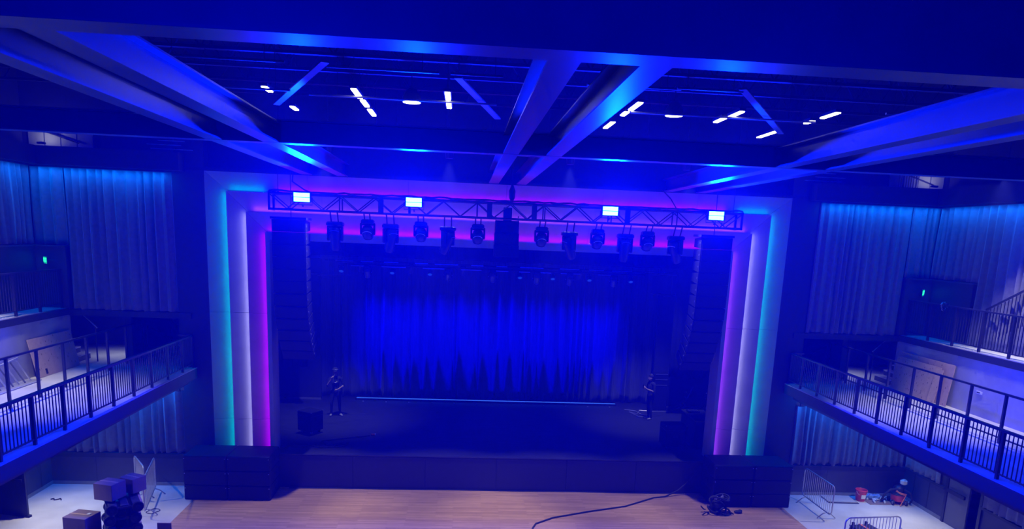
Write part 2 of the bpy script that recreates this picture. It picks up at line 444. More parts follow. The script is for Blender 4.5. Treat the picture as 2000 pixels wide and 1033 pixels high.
    sbox(MB(), s, (9.0, 3.65, DZ), (SX+1.4, 3.8, 5.25)).build('back_wall', m_kick, rc)
    sbox(MB(), s, (SX+1.2, 0, DZ), (SX+1.4, 3.65, 5.25)).build('side_wall', m_kick, rc)
    sbox(MB(), s, (9.2, .34, DZ), (9.36, 3.65, 5.25)).build('side_wall', m_kick, rc)
    sbox(MB(), s, (9.0, -.02, 5.08), (SX+1.4, 3.8, 5.25)).build('bulkhead', m_black, rc)
    sbox(MB(), s, (9.36, 3.62, DZ), (SX+1.2, 3.65, DZ+.12)).build('base_strip', m_base, rc)
    # upper front wall behind the curtain
    struct(sbox(MB(), s, (9.36, .16, 5.25), (SX+.2, .34, 13)).build('wall_upper_'+nm, m_blackwall))
    # upper tier: concrete riser and deck
    ri = sroot('wall_riser_'+nm, 'cast concrete riser wall at the back of the %s balcony' % nm)
    sbox(MB(), s, (UX, -14, DZ), (UX+.2, .05, UZ-.2)).build('riser', m_concwall, ri)
    up = sroot('floor_upper_'+nm, 'upper deck above the concrete riser on the %s' % nm)
    sbox(MB(), s, (UX-.03, -14, UZ-.2), (SX, 0, UZ-.02)).build('edge', m_black, up)
    sbox(MB(), s, (UX+.02, -14, UZ-.02), (SX, 0, UZ)).build('deck', m_concrete, up)
    # vestibule box under the short curtains
    vb = sroot('wall_vestibule_'+nm, 'dark boxed wall below the short curtain, beside the exit sign on the %s' % nm)
    sbox(MB(), s, (UX-.1, -.12, UZ), (SX, .16, 7.0)).build('front_face', m_kick, vb)
    sbox(MB(), s, (SX-.14, -1.9, UZ), (SX, -.12, 7.0)).build('side_face', m_black, vb)
    sbox(MB(), s, (UX-.14, -.22, 7.0), (SX, .16, 7.04)).build('top_ledge', m_kick, vb)
    sbox(MB(), s, (SX-.22, -1.95, 7.0), (SX, -.22, 7.04)).build('top_ledge', m_kick, vb)
    # steps climbing away from the recess
    stp = sroot('floor_steps_'+nm, 'short flight of concrete steps beside the %s concrete riser' % nm)
    for k in range(5):
        sbox(MB(), s, (UX+.0+k*.28, .08, DZ), (UX+.28+k*.28+.02, 1.0, DZ+.17*(k+1)-.02)).build('riser', m_steelblk, stp)
        sbox(MB(), s, (UX-.015+k*.28, .08, DZ+.17*(k+1)-.02), (UX+.28+k*.28+.02, 1.0, DZ+.17*(k+1)+.012)).build('tread', m_concrete, stp)

# ------------------------------------------------------------------ railings
picket = MB().cbox((0, 0, 0), (.016, .016, .86)).mesh('picket', m_steelblk)
post_me = MB().cbox((0, 0, .48), (.055, .055, .96)).mesh('post', m_steelblk)
pk_up = MB().cbox((0, 0, 0), (.016, .016, .92)).mesh('picket', m_steelblk)
for s, nm in ((-1, 'left'), (1, 'right')):
    rl = thing('balcony_railing', 'black picket railing along the front edge of the %s balcony' % nm, 'railing', (s*(BX+.1), 0, DZ), group='balcony railings')
    MB().box((-.04, -12, .92), (.04, -.02, .965)).build('top_rail', m_steelblk, rl)
    MB().box((-.015, -12, .10), (.015, -.02, .125)).build('bottom_rail', m_steelblk, rl)
    for k in range(11): inst(post_me, 'post', rl, (0, -.82-k*1.0, 0))
    inst(post_me, 'post', rl, (0, -.04, 0))
    y = -.13
    while y > -10.4:
        if min(abs(y+.82-round(y+.82)), 1) > .045: inst(picket, 'picket', rl, (0, y, .52))
        y -= .105
    # end return
    MB().box((0, -.04, .92), (s*.4, 0, .965)).build('end_rail', m_steelblk, rl)
    # inner railing
    ir = thing('inner_railing', 'open black post and rail barrier across the %s balcony deck' % nm, 'railing', (s*11.0, 0, DZ), group='inner railings')
    MB().box((-.025, -9, 1.1), (.025, 1.42, 1.145)).build('top_rail', m_steelblk, ir)
    MB().box((-.015, -9, .11), (.015, 1.42, .14)).build('bottom_rail', m_steelblk, ir)
    pm = MB().cbox((0, 0, .56), (.055, .055, 1.12)).mesh('post', m_steelblk)
    for k in range(9): inst(pm, 'post', ir, (0, 1.38-k*1.1, 0))
    # sloping stair handrails in the recess
    for q, (x0, y0) in enumerate(((10.9, 1.45), (10.5, 2.3))):
        hr = thing('stair_handrail', 'thin sloping handrail in the %s recess, %s one' % (nm, ['nearer', 'farther'][q]), 'handrail', (s*x0, y0, DZ), group='stair handrails')
        MB().tube((0, 0, 1.02), (-s*.95, .15, .38), .018).build('rail', m_steelblk, hr)
        MB().tube((0, 0, 0), (0, 0, 1.04), .022).build('post', m_steelblk, hr)
        MB().tube((-s*.95, .15, 0), (-s*.95, .15, .4), .022).build('post', m_steelblk, hr)
    hr = thing('stair_handrail', 'pale handrail sloping up beside the end of the %s concrete riser' % nm, 'handrail', (s*UX, .5, DZ), group='stair handrails')
    MB().path([(-s*.5, 0, 1.0), (0, 0, 1.5), (s*.6, 0, 1.9)], .018).build('rail', m_chrome, hr)
    MB().tube((-s*.45, 0, 0), (-s*.45, 0, 1.04), .02).build('post', m_steelblk, hr)
    # upper railing
    ur = thing('upper_railing', 'black picket railing above the %s concrete riser wall' % nm, 'railing', (s*(UX+.06), 0, UZ), group='upper railings')
    MB().box((-.035, -9, 1.06), (.035, -.15, 1.1)).build('top_rail', m_steelblk, ur)
    MB().box((-.015, -9, .12), (.015, -.15, .145)).build('bottom_rail', m_steelblk, ur)
    pm = MB().cbox((0, 0, .54), (.055, .055, 1.08)).mesh('post', m_steelblk)
    for k in range(8): inst(pm, 'post', ur, (0, -.2-k*1.05, 0))
    y = -.3
    while y > -6.6:
        if abs(((y+.2) % 1.05)) > .05 and abs(((y+.2) % 1.05)-1.05) > .05: inst(pk_up, 'picket', ur, (0, y, .6))
        y -= .105
    if s > 0:
        sr = thing('sloped_railing', 'black picket stair railing climbing at the far right edge', 'railing', (12.95, -2.75, UZ))
        MB().prism([(-.02, 0, 1.05), (.02, 0, 1.05), (.02, -4, 3.1), (-.02, -4, 3.1)], (0, 0, .05)).build('top_rail', m_steelblk, sr)
        for k in range(34): inst(pk_up, 'picket', sr, (0, -.05-k*.115, .6+k*.115*.51))
    # cable bundle hanging on the upper rail
    if s > 0:
        cb = thing('cable_bundle', 'coiled cable bundle tied over the right upper railing', 'cable', (UX+.06, -1.75, UZ+1.08))
        for k in range(6): MB().path([Vector((math.cos(a)*.09+rng.uniform(-.02, .02), (k-3)*.022, math.sin(a)*.12-.03)) for a in [2*PI*j/12 for j in range(12)]], .011, 5, closed=True).build('loop', m_chrome if k % 2 else m_rubber, cb)

# ------------------------------------------------------------------ curtains
def curtain(name, label, p0, p1, zb, zt, mate, fold=.2, amp=.07, seed=1, group=None, nv=14, parts=None, zfun=None, spread=.25, irr=(.55, 1.5)):
    rg = random.Random(seed)
    p0 = Vector(p0); p1 = Vector(p1); L = (p1-p0).length; t = (p1-p0)/L
    nrm = Vector((t.y, -t.x, 0))
    knots = [0.0]
    while knots[-1] < L: knots.append(knots[-1]+fold*rg.uniform(*irr))
    amps = [amp*rg.uniform(.35, 1.25) for _ in knots]
    ph = [rg.uniform(-1, 1) for _ in knots]
    us = []
    for i in range(len(knots)-1):
        for k in range(7): us.append((i, k/7))
    v = []; f = []
    pts = []
    for (i, q) in us:
        uu_ = knots[i]+(knots[i+1]-knots[i])*q
        if uu_ > L: break
        pts.append((uu_, i, q))
    nu = len(pts)
    for j in range(nv+1):
        w = j/nv
        for (uu_, i, q) in pts:
            A = lerp(amps[i], amps[i+1], q)*(1-spread*w)
            d = A*math.sin(2*PI*q)+A*.35*math.sin(4*PI*q+ph[i]) + .012*math.sin(w*5+i)
            z1 = zt; z0 = zb if zfun is None else zfun(uu_)
            z = lerp(z0, z1, w)
            if j == 0: z += .012*math.sin(i*1.7)
            p = p0+t*(uu_+.02*ph[i]*(1-w)*math.sin(2*PI*q)) + nrm*d
            v.append((p.x, p.y, z))
    for j in range(nv):
        for k in range(nu-1): f.append((j*nu+k, j*nu+k+1, (j+1)*nu+k+1, (j+1)*nu+k))
    mb = MB(); mb.add(v, f)
    o = bpy.data.objects.new(name, mb.mesh(name, mate, True)); COL.objects.link(o)
    for p in o.data.polygons: p.use_smooth = True
    sd = o.modifiers.new('thickness', 'SOLIDIFY'); sd.thickness = .008; sd.offset = 0
    tag(o, label, 'curtain', group); return o
gU = 'grey wall curtains'
for s, nm in ((-1, 'left'), (1, 'right')):
    curtain('wall_drape', 'tall pleated grey curtain above the %s balcony recess' % nm, (s*9.36, .0, 0), (s*(UX-.14), .0, 0), 5.27, 9.17, m_curtain, .24, .08, 11+s, gU)
    curtain('wall_drape', 'short grey curtain hung over the %s exit sign' % nm, (s*(UX-.13), .0, 0), (s*(SX-.1), .0, 0), 7.06, 9.17, m_curtain, .24, .08, 21+s, gU)
    curtain('wall_drape', 'grey curtain along the upper %s side wall' % nm, (s*(SX-.12), -.1, 0), (s*(SX-.12), -9, 0), 5.33, 9.17, m_curtain, .26, .085, 31+s, gU,
            zfun=lambda u: 7.07 if u < 1.95 else 5.33)
    curtain('wall_drape', 'grey curtain below the %s balcony above the low wall' % nm, (s*9.37, .03, 0), (s*(SX-.1), .03, 0), 1.01, DZ-.18, m_curtain, .24, .07, 41+s, gU)
    curtain('wall_drape', 'grey curtain on the %s side wall beside the door' % nm, (s*(SX-.07), -.1, 0), (s*(SX-.07), -1.8, 0), 1.06, DZ-.18, m_curtain, .22, .04, 51+s, gU)
    if s > 0: curtain('wall_drape', 'grey curtain on the right side wall past the door', (SX-.07, -3.6, 0), (SX-.07, -8, 0), 1.06, DZ-.18, m_curtain, .24, .04, 57, gU)
    # pelmet over the curtains
    pm_ = sroot('wall_bulkhead_'+nm, 'dark bulkhead above the %s curtains' % nm)
    sbox(MB(), s, (9.0, -.42, 9.2), (SX, .2, 9.68)).build('box', m_black, pm_)
    sbox(MB(), s, (SX-.55, -14, 9.2), (SX, -.42, 9.68)).build('box', m_black, pm_)

# ------------------------------------------------------------------ stage drapes
curtain('backdrop_curtain', 'full blue-lit pleated curtain at the back of the stage', (-7.0, 7.9, 0), (7.0, 7.9, 0), STZ+.02, 8.3, m_drop, .40, .17, 77, None, nv=22, spread=.8, irr=(.35, 1.9))
curtain('black_border', 'black masking border hung across the top of the stage opening', (-7.2, 1.3, 0), (7.2, 1.3, 0), 7.0, 9.2, m_blackcloth, .3, .03, 5, 'stage masking')
curtain('black_border', 'black masking border above the upstage lights', (-8.2, 5.0, 0), (8.2, 5.0, 0), 6.95, 9.2, m_blackcloth, .3, .03, 6, 'stage masking')
for s, nm in ((-1, 'left'), (1, 'right')):
    for k, y in enumerate((1.9, 5.6)):
        x0 = 7.35 if k == 0 else 6.9
        curtain('masking_drape', 'black masking leg at the %s side of the stage, %s' % (nm, ['downstage', 'upstage'][k]), (s*x0, y, 0), (s*(x0+1.6), y, 0), STZ+1.6 if k else STZ+1.9, 9.2, m_blackcloth, .28, .05, 61+k+s, 'stage masking')

for k, (x0, x1, y) in enumerate(((-7.3, 7.3, 1.3), (-8.3, 8.3, 5.0), (-9.1, -7.2, 1.9), (-8.7, -6.8, 5.6), (7.2, 9.1, 1.9), (6.8, 8.7, 5.6))):
    p_ = thing('drape_pipe', 'black pipe carrying the %s' % ['downstage border', 'upstage border', 'left downstage drape', 'left upstage drape', 'right downstage drape', 'right upstage drape'][k], 'pipe', group='drape pipes')
    MB().tube((x0, y, 9.2), (x1, y, 9.2), .025, 8).build('pipe', m_steelblk, p_)
    for t in (.1, .9): MB().tube((lerp(x0, x1, t), y, 9.2), (lerp(x0, x1, t), y, 12.59), .008, 5).build('wire', m_steelblk, p_)

# ------------------------------------------------------------------ ceiling steel
ZB = 9.27
struct(MB().box((-20, -32, 12.6), (20, 10, 12.8)).build('ceiling', m_roof), 'dark roof deck')
def ibeam(mb, a, b, axis, fl=.28, dep=.36, tf=.025, tw=.02):
    # a,b: start/end along axis at bottom flange centre
    (x0, y0, z0), (x1, y1, z1) = a, b
    if axis == 'y':
        mb.box((x0-fl/2, y0, z0), (x0+fl/2, y1, z0+tf)); mb.box((x0-tw/2, y0, z0+tf), (x0+tw/2, y1, z0+dep-tf)); mb.box((x0-fl/2, y0, z0+dep-tf), (x0+fl/2, y1, z0+dep))
    else:
        mb.box((x0, y0-fl/2, z0), (x1, y0+fl/2, z0+tf)); mb.box((x0, y0-tw/2, z0+tf), (x1, y0+tw/2, z0+dep-tf)); mb.box((x0, y0-fl/2, z0+dep-tf), (x1, y0+fl/2, z0+dep))
    return mb
bl = {-5.65: 'outer beam of the left pair', -4.66: 'inner beam of the left pair', -.39: 'left beam of the middle pair', .40: 'right beam of the middle pair', 4.72: 'inner beam of the right pair', 5.68: 'outer beam of the right pair'}
for x, w in bl.items():
    struct(ibeam(MB(), (x, -14.8, ZB), (x, .3, ZB), 'y').build('ceiling_beam', m_beam), 'steel ceiling beam running to the stage, '+w)
struct(ibeam(MB(), (-13.3, -7.45, ZB-.003), (13.3, -7.45, ZB), 'x', fl=.26, dep=.4).build('ceiling_beam', m_beam), 'steel cross beam with blue highlights, nearer the stage')
struct(ibeam(MB(), (-13.3, -14.8, ZB-.003), (13.3, -14.8, ZB), 'x', fl=.36, dep=1.0).build('ceiling_beam', m_beam), 'deep steel cross beam across the top of the view')
# roof joists and bracing above
for k, y in enumerate((-12.2, -10.4, -8.9, -5.6, -4.1, -2.6, -1.0)):
    mb = MB()
    mb.box((-13.2, y-.05, 11.2), (13.2, y+.05, 11.26)); mb.box((-13.2, y-.05, 12.2), (13.2, y+.05, 12.26))
    x = -13
    while x < 13:
        mb.tube((x, y, 11.23), (x+.65, y, 12.23), .02, 5); mb.tube((x+.65, y, 12.23), (x+1.3, y, 11.23), .02, 5); x += 1.3
    struct(mb.build('ceiling_joist', m_roof), 'open web roof joist, %s from the camera' % ORD[k])
def strap(p, q, w=.12, nm='ceiling_brace'):
    p = Vector(p); q = Vector(q); d = (q-p).normalized(); n = d.cross(Vector((0, 0, 1))).normalized()*w/2
    return MB().prism([p-n, p+n, q+n, q-n], (0, 0, .03))
for k, (p, q, w) in enumerate((((-3.57, -8.28, 10.5), (-5.51, -3.76, 10.5), 'left bay'), ((-1.38, -7.65, 10.5), (-.48, -3.42, 10.5), 'beside the middle beams'), ((3.62, -8.07, 10.5), (6.4, -3.47, 10.5), 'right bay'))):
    struct(strap(p, q, .14 if k < 3 else .085).build('ceiling_brace', m_duct), 'diagonal flat roof brace, '+w)
# thin pipes running across the bays
def pipe(p, q, r=.022): return MB().tube(p, q, r, 6)
pp = [((-6.3, -8.4, 10.45), (-4.2, -8.4, 10.45)), ((-3.6, -8.0, 10.5), (-1.7, -8.0, 10.5)), ((-1.5, -8.0, 10.5), (-.6, -8.0, 10.5)), ((-6.6, -5.9, 10.45), (-4.7, -5.9, 10.45)), ((-4.4, -5.6, 10.45), (-.6, -5.6, 10.45)),
      ((.9, -7.8, 10.5), (2.6, -7.8, 10.5)), ((2.2, -5.6, 10.45), (6.2, -5.6, 10.45)), ((2.5, -7.9, 10.5), (3.7, -7.9, 10.5)), ((6.8, -7.2, 10.4), (9.2, -7.2, 10.4))]
CW = ['far left bay', 'left bay, near row', 'left bay near the middle beams', 'far left, second row', 'left bay, long second row', 'beside the right middle beam', 'right bay, long second row', 'right bay, near row', 'far right bay', 'short one before the deep cross beam', 'longer one before the deep cross beam']
for k, (p, q) in enumerate(pp):
    c_ = thing('conduit_pipe', 'thin conduit pipe above the beams, '+CW[k], 'pipe', group='roof conduit')
    pipe(p, q).build('pipe', m_duct, c_)
    for t in (.15, .85):
        a = Vector(p).lerp(Vector(q), t); MB().tube(a, (a.x, a.y, 12.62), .005, 4).build('hanger', m_roof, c_)
# catwalk with kick edge and swags of cable between the bays
for k, (x0, x1) in enumerate(((-6.2, -3.6), (-3.1, -.4), (1.0, 3.3), (3.75, 6.6))):
    cw = thing('catwalk', 'lighting catwalk above the cross beam, %s section from the left' % ORD[k], 'catwalk', ((x0+x1)/2, -.9, 10.5), group='lighting catwalks')
    h = (x1-x0)/2
    MB().box((-h, -.02, 0), (h, .0, .05)).build('kick_plate', m_duct, cw)
    MB().box((-h, 0, -.02), (h, .8, 0)).build('walkway', m_black, cw)
    MB().tube((-h, -.02, 1.0), (h, -.02, 1.0), .02, 6).build('rail', m_black, cw)
    for q in (-1, 0, 1): MB().tube((q*(h-.03), -.02, 0), (q*(h-.03), -.02, 1.0), .02, 6).build('post', m_black, cw)
    for q in (-1, 1): MB().tube((q*(h-.1), .4, 0), (q*(h-.1), .4, 2.1), .012, 5).build('hanger', m_black, cw)
    if k < 2:
        for j in range(14):
            x = -h*.1+j*h*1.05/14
            MB().path([(x, -.04, .0), (x+.02, -.05, -.05), (x+.05, -.05, -.055), (x+.07, -.04, .0)], .008, 4).build('cable_swag', m_duct, cw)
for k, (x, y, z) in enumerate(((-2.38, -5.03, 10.5), (3.25, -5.16, 10.5))):
    dl = thing('downlight', 'round white ceiling downlight above the %s bay' % ['left', 'right'][k], 'light', (x, y, z), group='round downlights')
    MB().lathe([(.20, 0), (.20, .10), (.12, .25), (.05, .3)], 20).build('shade', m_steelblk, dl, True)
    MB().lathe([(.185, -.006), (.185, .004)], 20).build('lens', emit('downlight_lens', (1, .97, .9), 6), dl)
    MB().tube((0, 0, .3), (0, 0, 2.12), .012, 6).build('stem', m_steelblk, dl)
m_tube = emit('work_light_tube', (1, .96, .88), 9)
wl_spots = [(-5.25, -5.5, 10.5, .55, 'far left row, nearer'), (-5.22, -3.3, 10.5, .5, 'far left row, farther'), (-3.45, -5.56, 10.5, 1.0, 'left row, nearest'), (-3.44, -4.45, 10.5, .8, 'left row, middle'), (-3.44, -3.26, 10.5, .9, 'left row, farthest'),
            (-1.6, -5.83, 10.5, .8, 'row left of the middle beams, nearer'), (-1.6, -4.78, 10.5, .7, 'row left of the middle beams, farther'), (2.24, -5.85, 10.5, .9, 'row right of the middle beams, nearest'), (2.22, -4.95, 10.5, .5, 'row right of the middle beams, middle'), (2.21, -3.3, 10.5, 1.0, 'row right of the middle beams, farthest'),
            (4.46, -5.6, 10.5, .7, 'right row, nearer'), (4.40, -4.8, 10.5, .6, 'right row, farther'), (6.28, -6.05, 10.5, .7, 'far right row, nearest'), (6.28, -5.15, 10.5, .35, 'far right row, middle'), (6.19, -3.21, 10.5, 1.2, 'far right row, by the diagonal brace'), (7.93, -5.26, 10.5, .7, 'rightmost, above the outer beams')]
for k, (x, y, z, L, w) in enumerate(wl_spots):
    t_ = thing('work_light', 'white tube work light hung in the roof, '+w, 'light', (x, y, z), 0, group='tube work lights')
    MB().box((-.07, -L/2, .03), (.07, L/2, .09)).build('housing', m_steelblk, t_)
    MB().cbox((0, 0, .02), (.10, L*.96, .025)).build('tube', m_tube, t_)
    for q in (-1, 1): MB().tube((0, q*L*.4, .08), (0, q*L*.4, 2.12), .006, 4).build('hanger', m_steelblk, t_)
# ventilation duct runs and a few louvred grilles in the roof
for k, (x0, x1, y, z) in enumerate(((-3.7, -.9, -10.2, 11.0), (.9, 3.0, -10.2, 11.0), (4.2, 6.0, -10.8, 11.0), (7.2, 9.4, -9.8, 10.9))):
    d_ = thing('duct', 'dark rectangular air duct under the roof, %s from the left' % ORD[k], 'duct', ((x0+x1)/2, y, z), group='roof ducts')
    h = (x1-x0)/2
    MB().bbox((0, 0, .2), (2*h, .9, .4), .02).build('body', m_roof, d_)
    f = MB()
    for q in (-1, 1): f.box((q*h-.02, -.47, -.02), (q*h+.02, .47, .0)); f.box((-h, q*.45-.02, -.02), (h, q*.45+.02, 0))
    f.build('flange', m_duct, d_)
    for q in (-1, 1): MB().tube((q*h*.8, 0, .4), (q*h*.8, 0, 1.72), .012, 5).build('hanger', m_roof, d_)
# openings above the side bulkheads: plant decks with pale panels
for s, nm in ((-1, 'left'), (1, 'right')):
    pd = thing('plant_screen', 'pale wall panels glimpsed above the %s curtains' % nm, 'panel', (s*12.3, .6, 9.7), group='plant screens')
    for k in range(4): MB().box((-.85+k*.43, -.5, 0), (-.85+k*.43+.40, -.46, .75)).build('panel', m_plaster, pd)
    MB().tube((-.9, -.55, .55), (.5, -.56, .12), .02, 6).build('brace', m_steelblk, pd)
    for k in range(9):
        if s > 0: MB().tube((-.62+k*.075, -.6, 0), (-.62+k*.075, -.6, .6), .012, 5).build('bar', m_steelblk, pd)
    lv = thing('fixture_bar', 'pale horizontal bars above the %s pier, below the roof' % nm, 'bars', (s*9.2, -.3, 9.75), group='bars over the piers')
    for k in range(3): MB().cbox((s*.2*(k % 2), .0, k*.11), (1.1-.2*k, .05, .02)).build('bar', m_chrome, lv)
    MB().cbox((0, .1, .11), (.05, .05, .5)).build('bracket', m_steelblk, lv)

# ------------------------------------------------------------------ lighting truss
TY, TZ0, TZ1, THX = -2.05, 8.22, 8.66, 6.12
tr = thing('lighting_truss', 'long black box truss hung across the top of the stage opening', 'truss', (0, TY, TZ0))
hd = .22; TH = TZ1-TZ0
for dy in (-hd, hd):
    for dz, nm_ in ((.025, 'lower'), (TH-.025, 'upper')):
        MB().tube((-THX, dy, dz), (THX, dy, dz), .027, 10).build('chord', m_truss, tr, True)
nb = 14; bw_ = 2*THX/nb
dg = MB().tube((0, 0, .04), (bw_/2, 0, TH-.04), .016, 6).mesh('diagonal', m_truss, True)
dg2 = MB().tube((0, 0, TH-.04), (bw_/2, 0, .04), .016, 6).mesh('diagonal', m_truss, True)
dh = MB().tube((0, -hd, 0), (bw_, hd, 0), .014, 6).mesh('lacing', m_truss, True)
vert = MB().tube((0, 0, .03), (0, 0, TH-.03), .018, 6).mesh('upright', m_truss, True)
for k in range(nb):
    x = -THX+k*bw_
    for dy in (-hd, hd):
        inst(dg2, 'diagonal', tr, (x, dy, 0)); inst(dg, 'diagonal', tr, (x+bw_/2, dy, 0))
    inst(dh, 'lacing', tr, (x, 0, .03)); inst(dh, 'lacing', tr, (x, 0, TH-.03))
for k in range(nb+1):
    x = -THX+k*bw_
    for dy in (-hd, hd):
        if k in (0, nb) or k % 2 == 0: inst(vert, 'upright', tr, (x, dy, 0))
fr_ = MB()
for q in (-1, 1):
    for dy in (-hd, hd): fr_.cbox((q*THX, dy, TH/2), (.05, .05, TH+.02))
    for dz in (.02, TH-.02): fr_.cbox((q*THX, 0, dz), (.05, 2*hd+.05, .05))
fr_.build('end_frame', m_truss, tr)
# black fabric or socapex bundles wrapped on the uprights
for x in (-3.33, -.56, .60, 3.05):
    MB().cbox((x, -hd-.01, TH/2), (.13, .06, TH-.02)).build('cable_wrap', m_rubber, tr)
# slumped cable along the upper chord
pts = [(-THX+i*.17, -hd-.02, TH+.02+.035*abs(math.sin(i*1.3))*rng.random()) for i in range(73)]
MB().path(pts, .022, 5).build('cable', m_rubber, tr)
MB().path([(p[0], .1, p[2]-.01+.03*math.sin(i*.8)) for i, p in enumerate(pts)], .02, 5).build('cable', m_rubber, tr)
# hoists and wire
for k, (x, w) in enumerate(((-5.95, 'left end'), (0.02, 'middle'), (5.95, 'right end'))):
    h_ = thing('chain_hoist', 'chain hoist and chain holding up the truss at its '+w, 'hoist', (x, TY, TZ1), group='truss hoists')
    MB().path([(0, 0, .0), (0, 0, 3.96)], .014 if k == 1 else .008, 6).build('chain', m_steelblk, h_)
    if k == 1:
        MB().lathe([(.04, .05), (.075, .12), (.085, .3), (.04, .42), (.02, .5)], 12).build('motor', m_steelblk, h_, True)
        MB().path([(.03, 0, .4), (-.06, .05, .9), (-.09, .05, 3.5)], .012, 5).build('cable', m_rubber, h_)
    MB().lathe([(.02, -.06), (.03, 0), (.02, .06)], 8).build('hook', m_steelblk, h_)
for k, (x, pts_) in enumerate(((-5.3, [(-6.0, TY+1.9, 9.3), (-5.8, TY+.9, 9.0), (-5.3, TY+.1, 8.75), (-5.15, TY, 8.7)]), (4.55, [(4.5, TY+1.9, 9.3), (4.45, TY+.8, 9.0), (4.4, TY, 8.7)]))):
    tag(MB().path(pts_, .016, 6).build('feed_cable', m_rubber), 'black feed cable drooping to the %s part of the truss' % ['left', 'right'][k], 'cable', 'truss feed cables')

# ------------------------------------------------------------------ blinders on the truss
m_led = emit('strobe_face', (.13, .80, 1.0), 7)
SX_ = [(-5.28, 'leftmost'), (-2.49, 'second from the left'), (2.56, 'third from the left'), (5.37, 'rightmost')]
for k, (x, w) in enumerate(SX_):
    z = 8.55
    b_ = thing('strobe_light', 'glaring blue-white strobe panel on the truss, '+w, 'stage light', (x, TY-.36, z), group='strobe panels')
    MB().bbox((0, .05, 0), (.46, .10, .25), .02).build('housing', m_steelblk, b_)
    for q in (-1, 1): MB().cbox((0, -.004, q*.057), (.39, .012, .098)).build('led_row', m_led, b_)
    MB().cbox((0, -.002, 0), (.44, .01, .008)).build('divider', m_steelblk, b_)
    MB().path([(-.25, .05, 0), (-.25, .05, -.18), (.25, .05, -.18), (.25, .05, 0)], .012, 6).build('yoke', m_steelblk, b_)
    MB().tube((0, .05, -.18), (0, .14, -.22), .02, 8).build('clamp', m_steelblk, b_)
    o = lamp('strobe_lamp', 'AREA', (0, -.03, 0), BLUE, STROBE_W, rot=(R(-88), 0, 0), shape='RECTANGLE', size=.42, size_y=.22)
    o.parent = b_

# ------------------------------------------------------------------ moving heads
def mover_tall(name, label, tilt, pan):
    t_ = thing(name, label, 'stage light', group='moving head lights on the truss')
    for q in (-1, 1): MB().tube((q*.09, -.22, .01), (q*.09, -.05, -.24), .018, 6).build('clamp', m_steelblk, t_)
    MB().bbox((0, 0, -.29), (.42, .30, .12), .03).build('base', m_steelblk, t_)
    y = MB()
    for q in (-1, 1): y.bbox((q*.175, 0, -.53), (.055, .16, .38), .02)
    y.bbox((0, 0, -.37), (.38, .18, .06), .02)
    yk = y.build('yoke', m_steelblk, t_); yk.rotation_euler = (0, 0, pan)
    prof = [(.10, -.36), (.125, -.30), (.13, -.12), (.15, .05), (.15, .16), (.11, .24), (.05, .26)]
    hd_ = MB().lathe(prof, 14).build('head', m_steelblk, t_, True, loc=(0, 0, -.60), rot=Euler((R(tilt), 0, pan)))
    MB().lathe([(.095, -.366), (.10, -.355)], 14).build('lens', m_grille, hd_)
    MB().path([(.13*math.cos(a), -.155, .13+.05*math.sin(a)) for a in [PI*.15+PI*.7*j/6 for j in range(7)]], .008, 5).build('trim_arc', m_chrome, hd_)
    return t_
def mover_round(name, label, tilt, pan):
    t_ = thing(name, label, 'stage light', group='moving head lights on the truss')
    for q in (-1, 1): MB().tube((q*.07, -.22, .01), (q*.07, -.05, -.16), .018, 6).build('clamp', m_steelblk, t_)
    MB().bbox((0, 0, -.20), (.32, .28, .12), .03).build('base', m_steelblk, t_)
    y = MB()
    for q in (-1, 1): y.bbox((q*.17, 0, -.38), (.045, .14, .30), .02)
    y.bbox((0, 0, -.27), (.36, .16, .05), .02)
    yk = y.build('yoke', m_steelblk, t_); yk.rotation_euler = (0, 0, pan)
    prof = [(.05, -.16), (.13, -.14), (.155, -.06), (.155, .05), (.12, .14), (.05, .17)]
    hd_ = MB().lathe(prof, 14).build('head', m_steelblk, t_, True, loc=(0, 0, -.46), rot=Euler((R(tilt), 0, pan)))
    MB().lathe([(.12, -.168), (.125, -.15)], 14).build('lens', m_grille, hd_)
    MB().path([(.12*math.cos(a), -.15, .02+.08*math.sin(a)) for a in [PI*.1+PI*.8*j/7 for j in range(8)]], .009, 5).build('trim_arc', m_chrome, hd_)
    return t_
mv = [(-4.52, 'T', 12, 0.0), (-3.69, 'R', 30, 0), (-3.10, 'T', 16, .5), (-2.32, 'R', 30, 0), (-1.62, 'T', 25, .9), (-.84, 'R', 30, 0),
      (.84, 'R', 30, 0), (1.58, 'T', 25, -.9), (2.33, 'R', 30, 0), (3.08, 'T', 10, 0), (3.68, 'R', 30, 0), (4.45, 'T', 25, -.8)]
for k, (x, c, tl, pn) in enumerate(mv):
    lab = ('tall-bodied' if c == 'T' else 'round-headed')+' moving head light under the truss, %s light from the left' % ORD[k]
    o = (mover_tall if c == 'T' else mover_round)('moving_head', lab, tl, pn)
    o.location = (x, TY, TZ0)
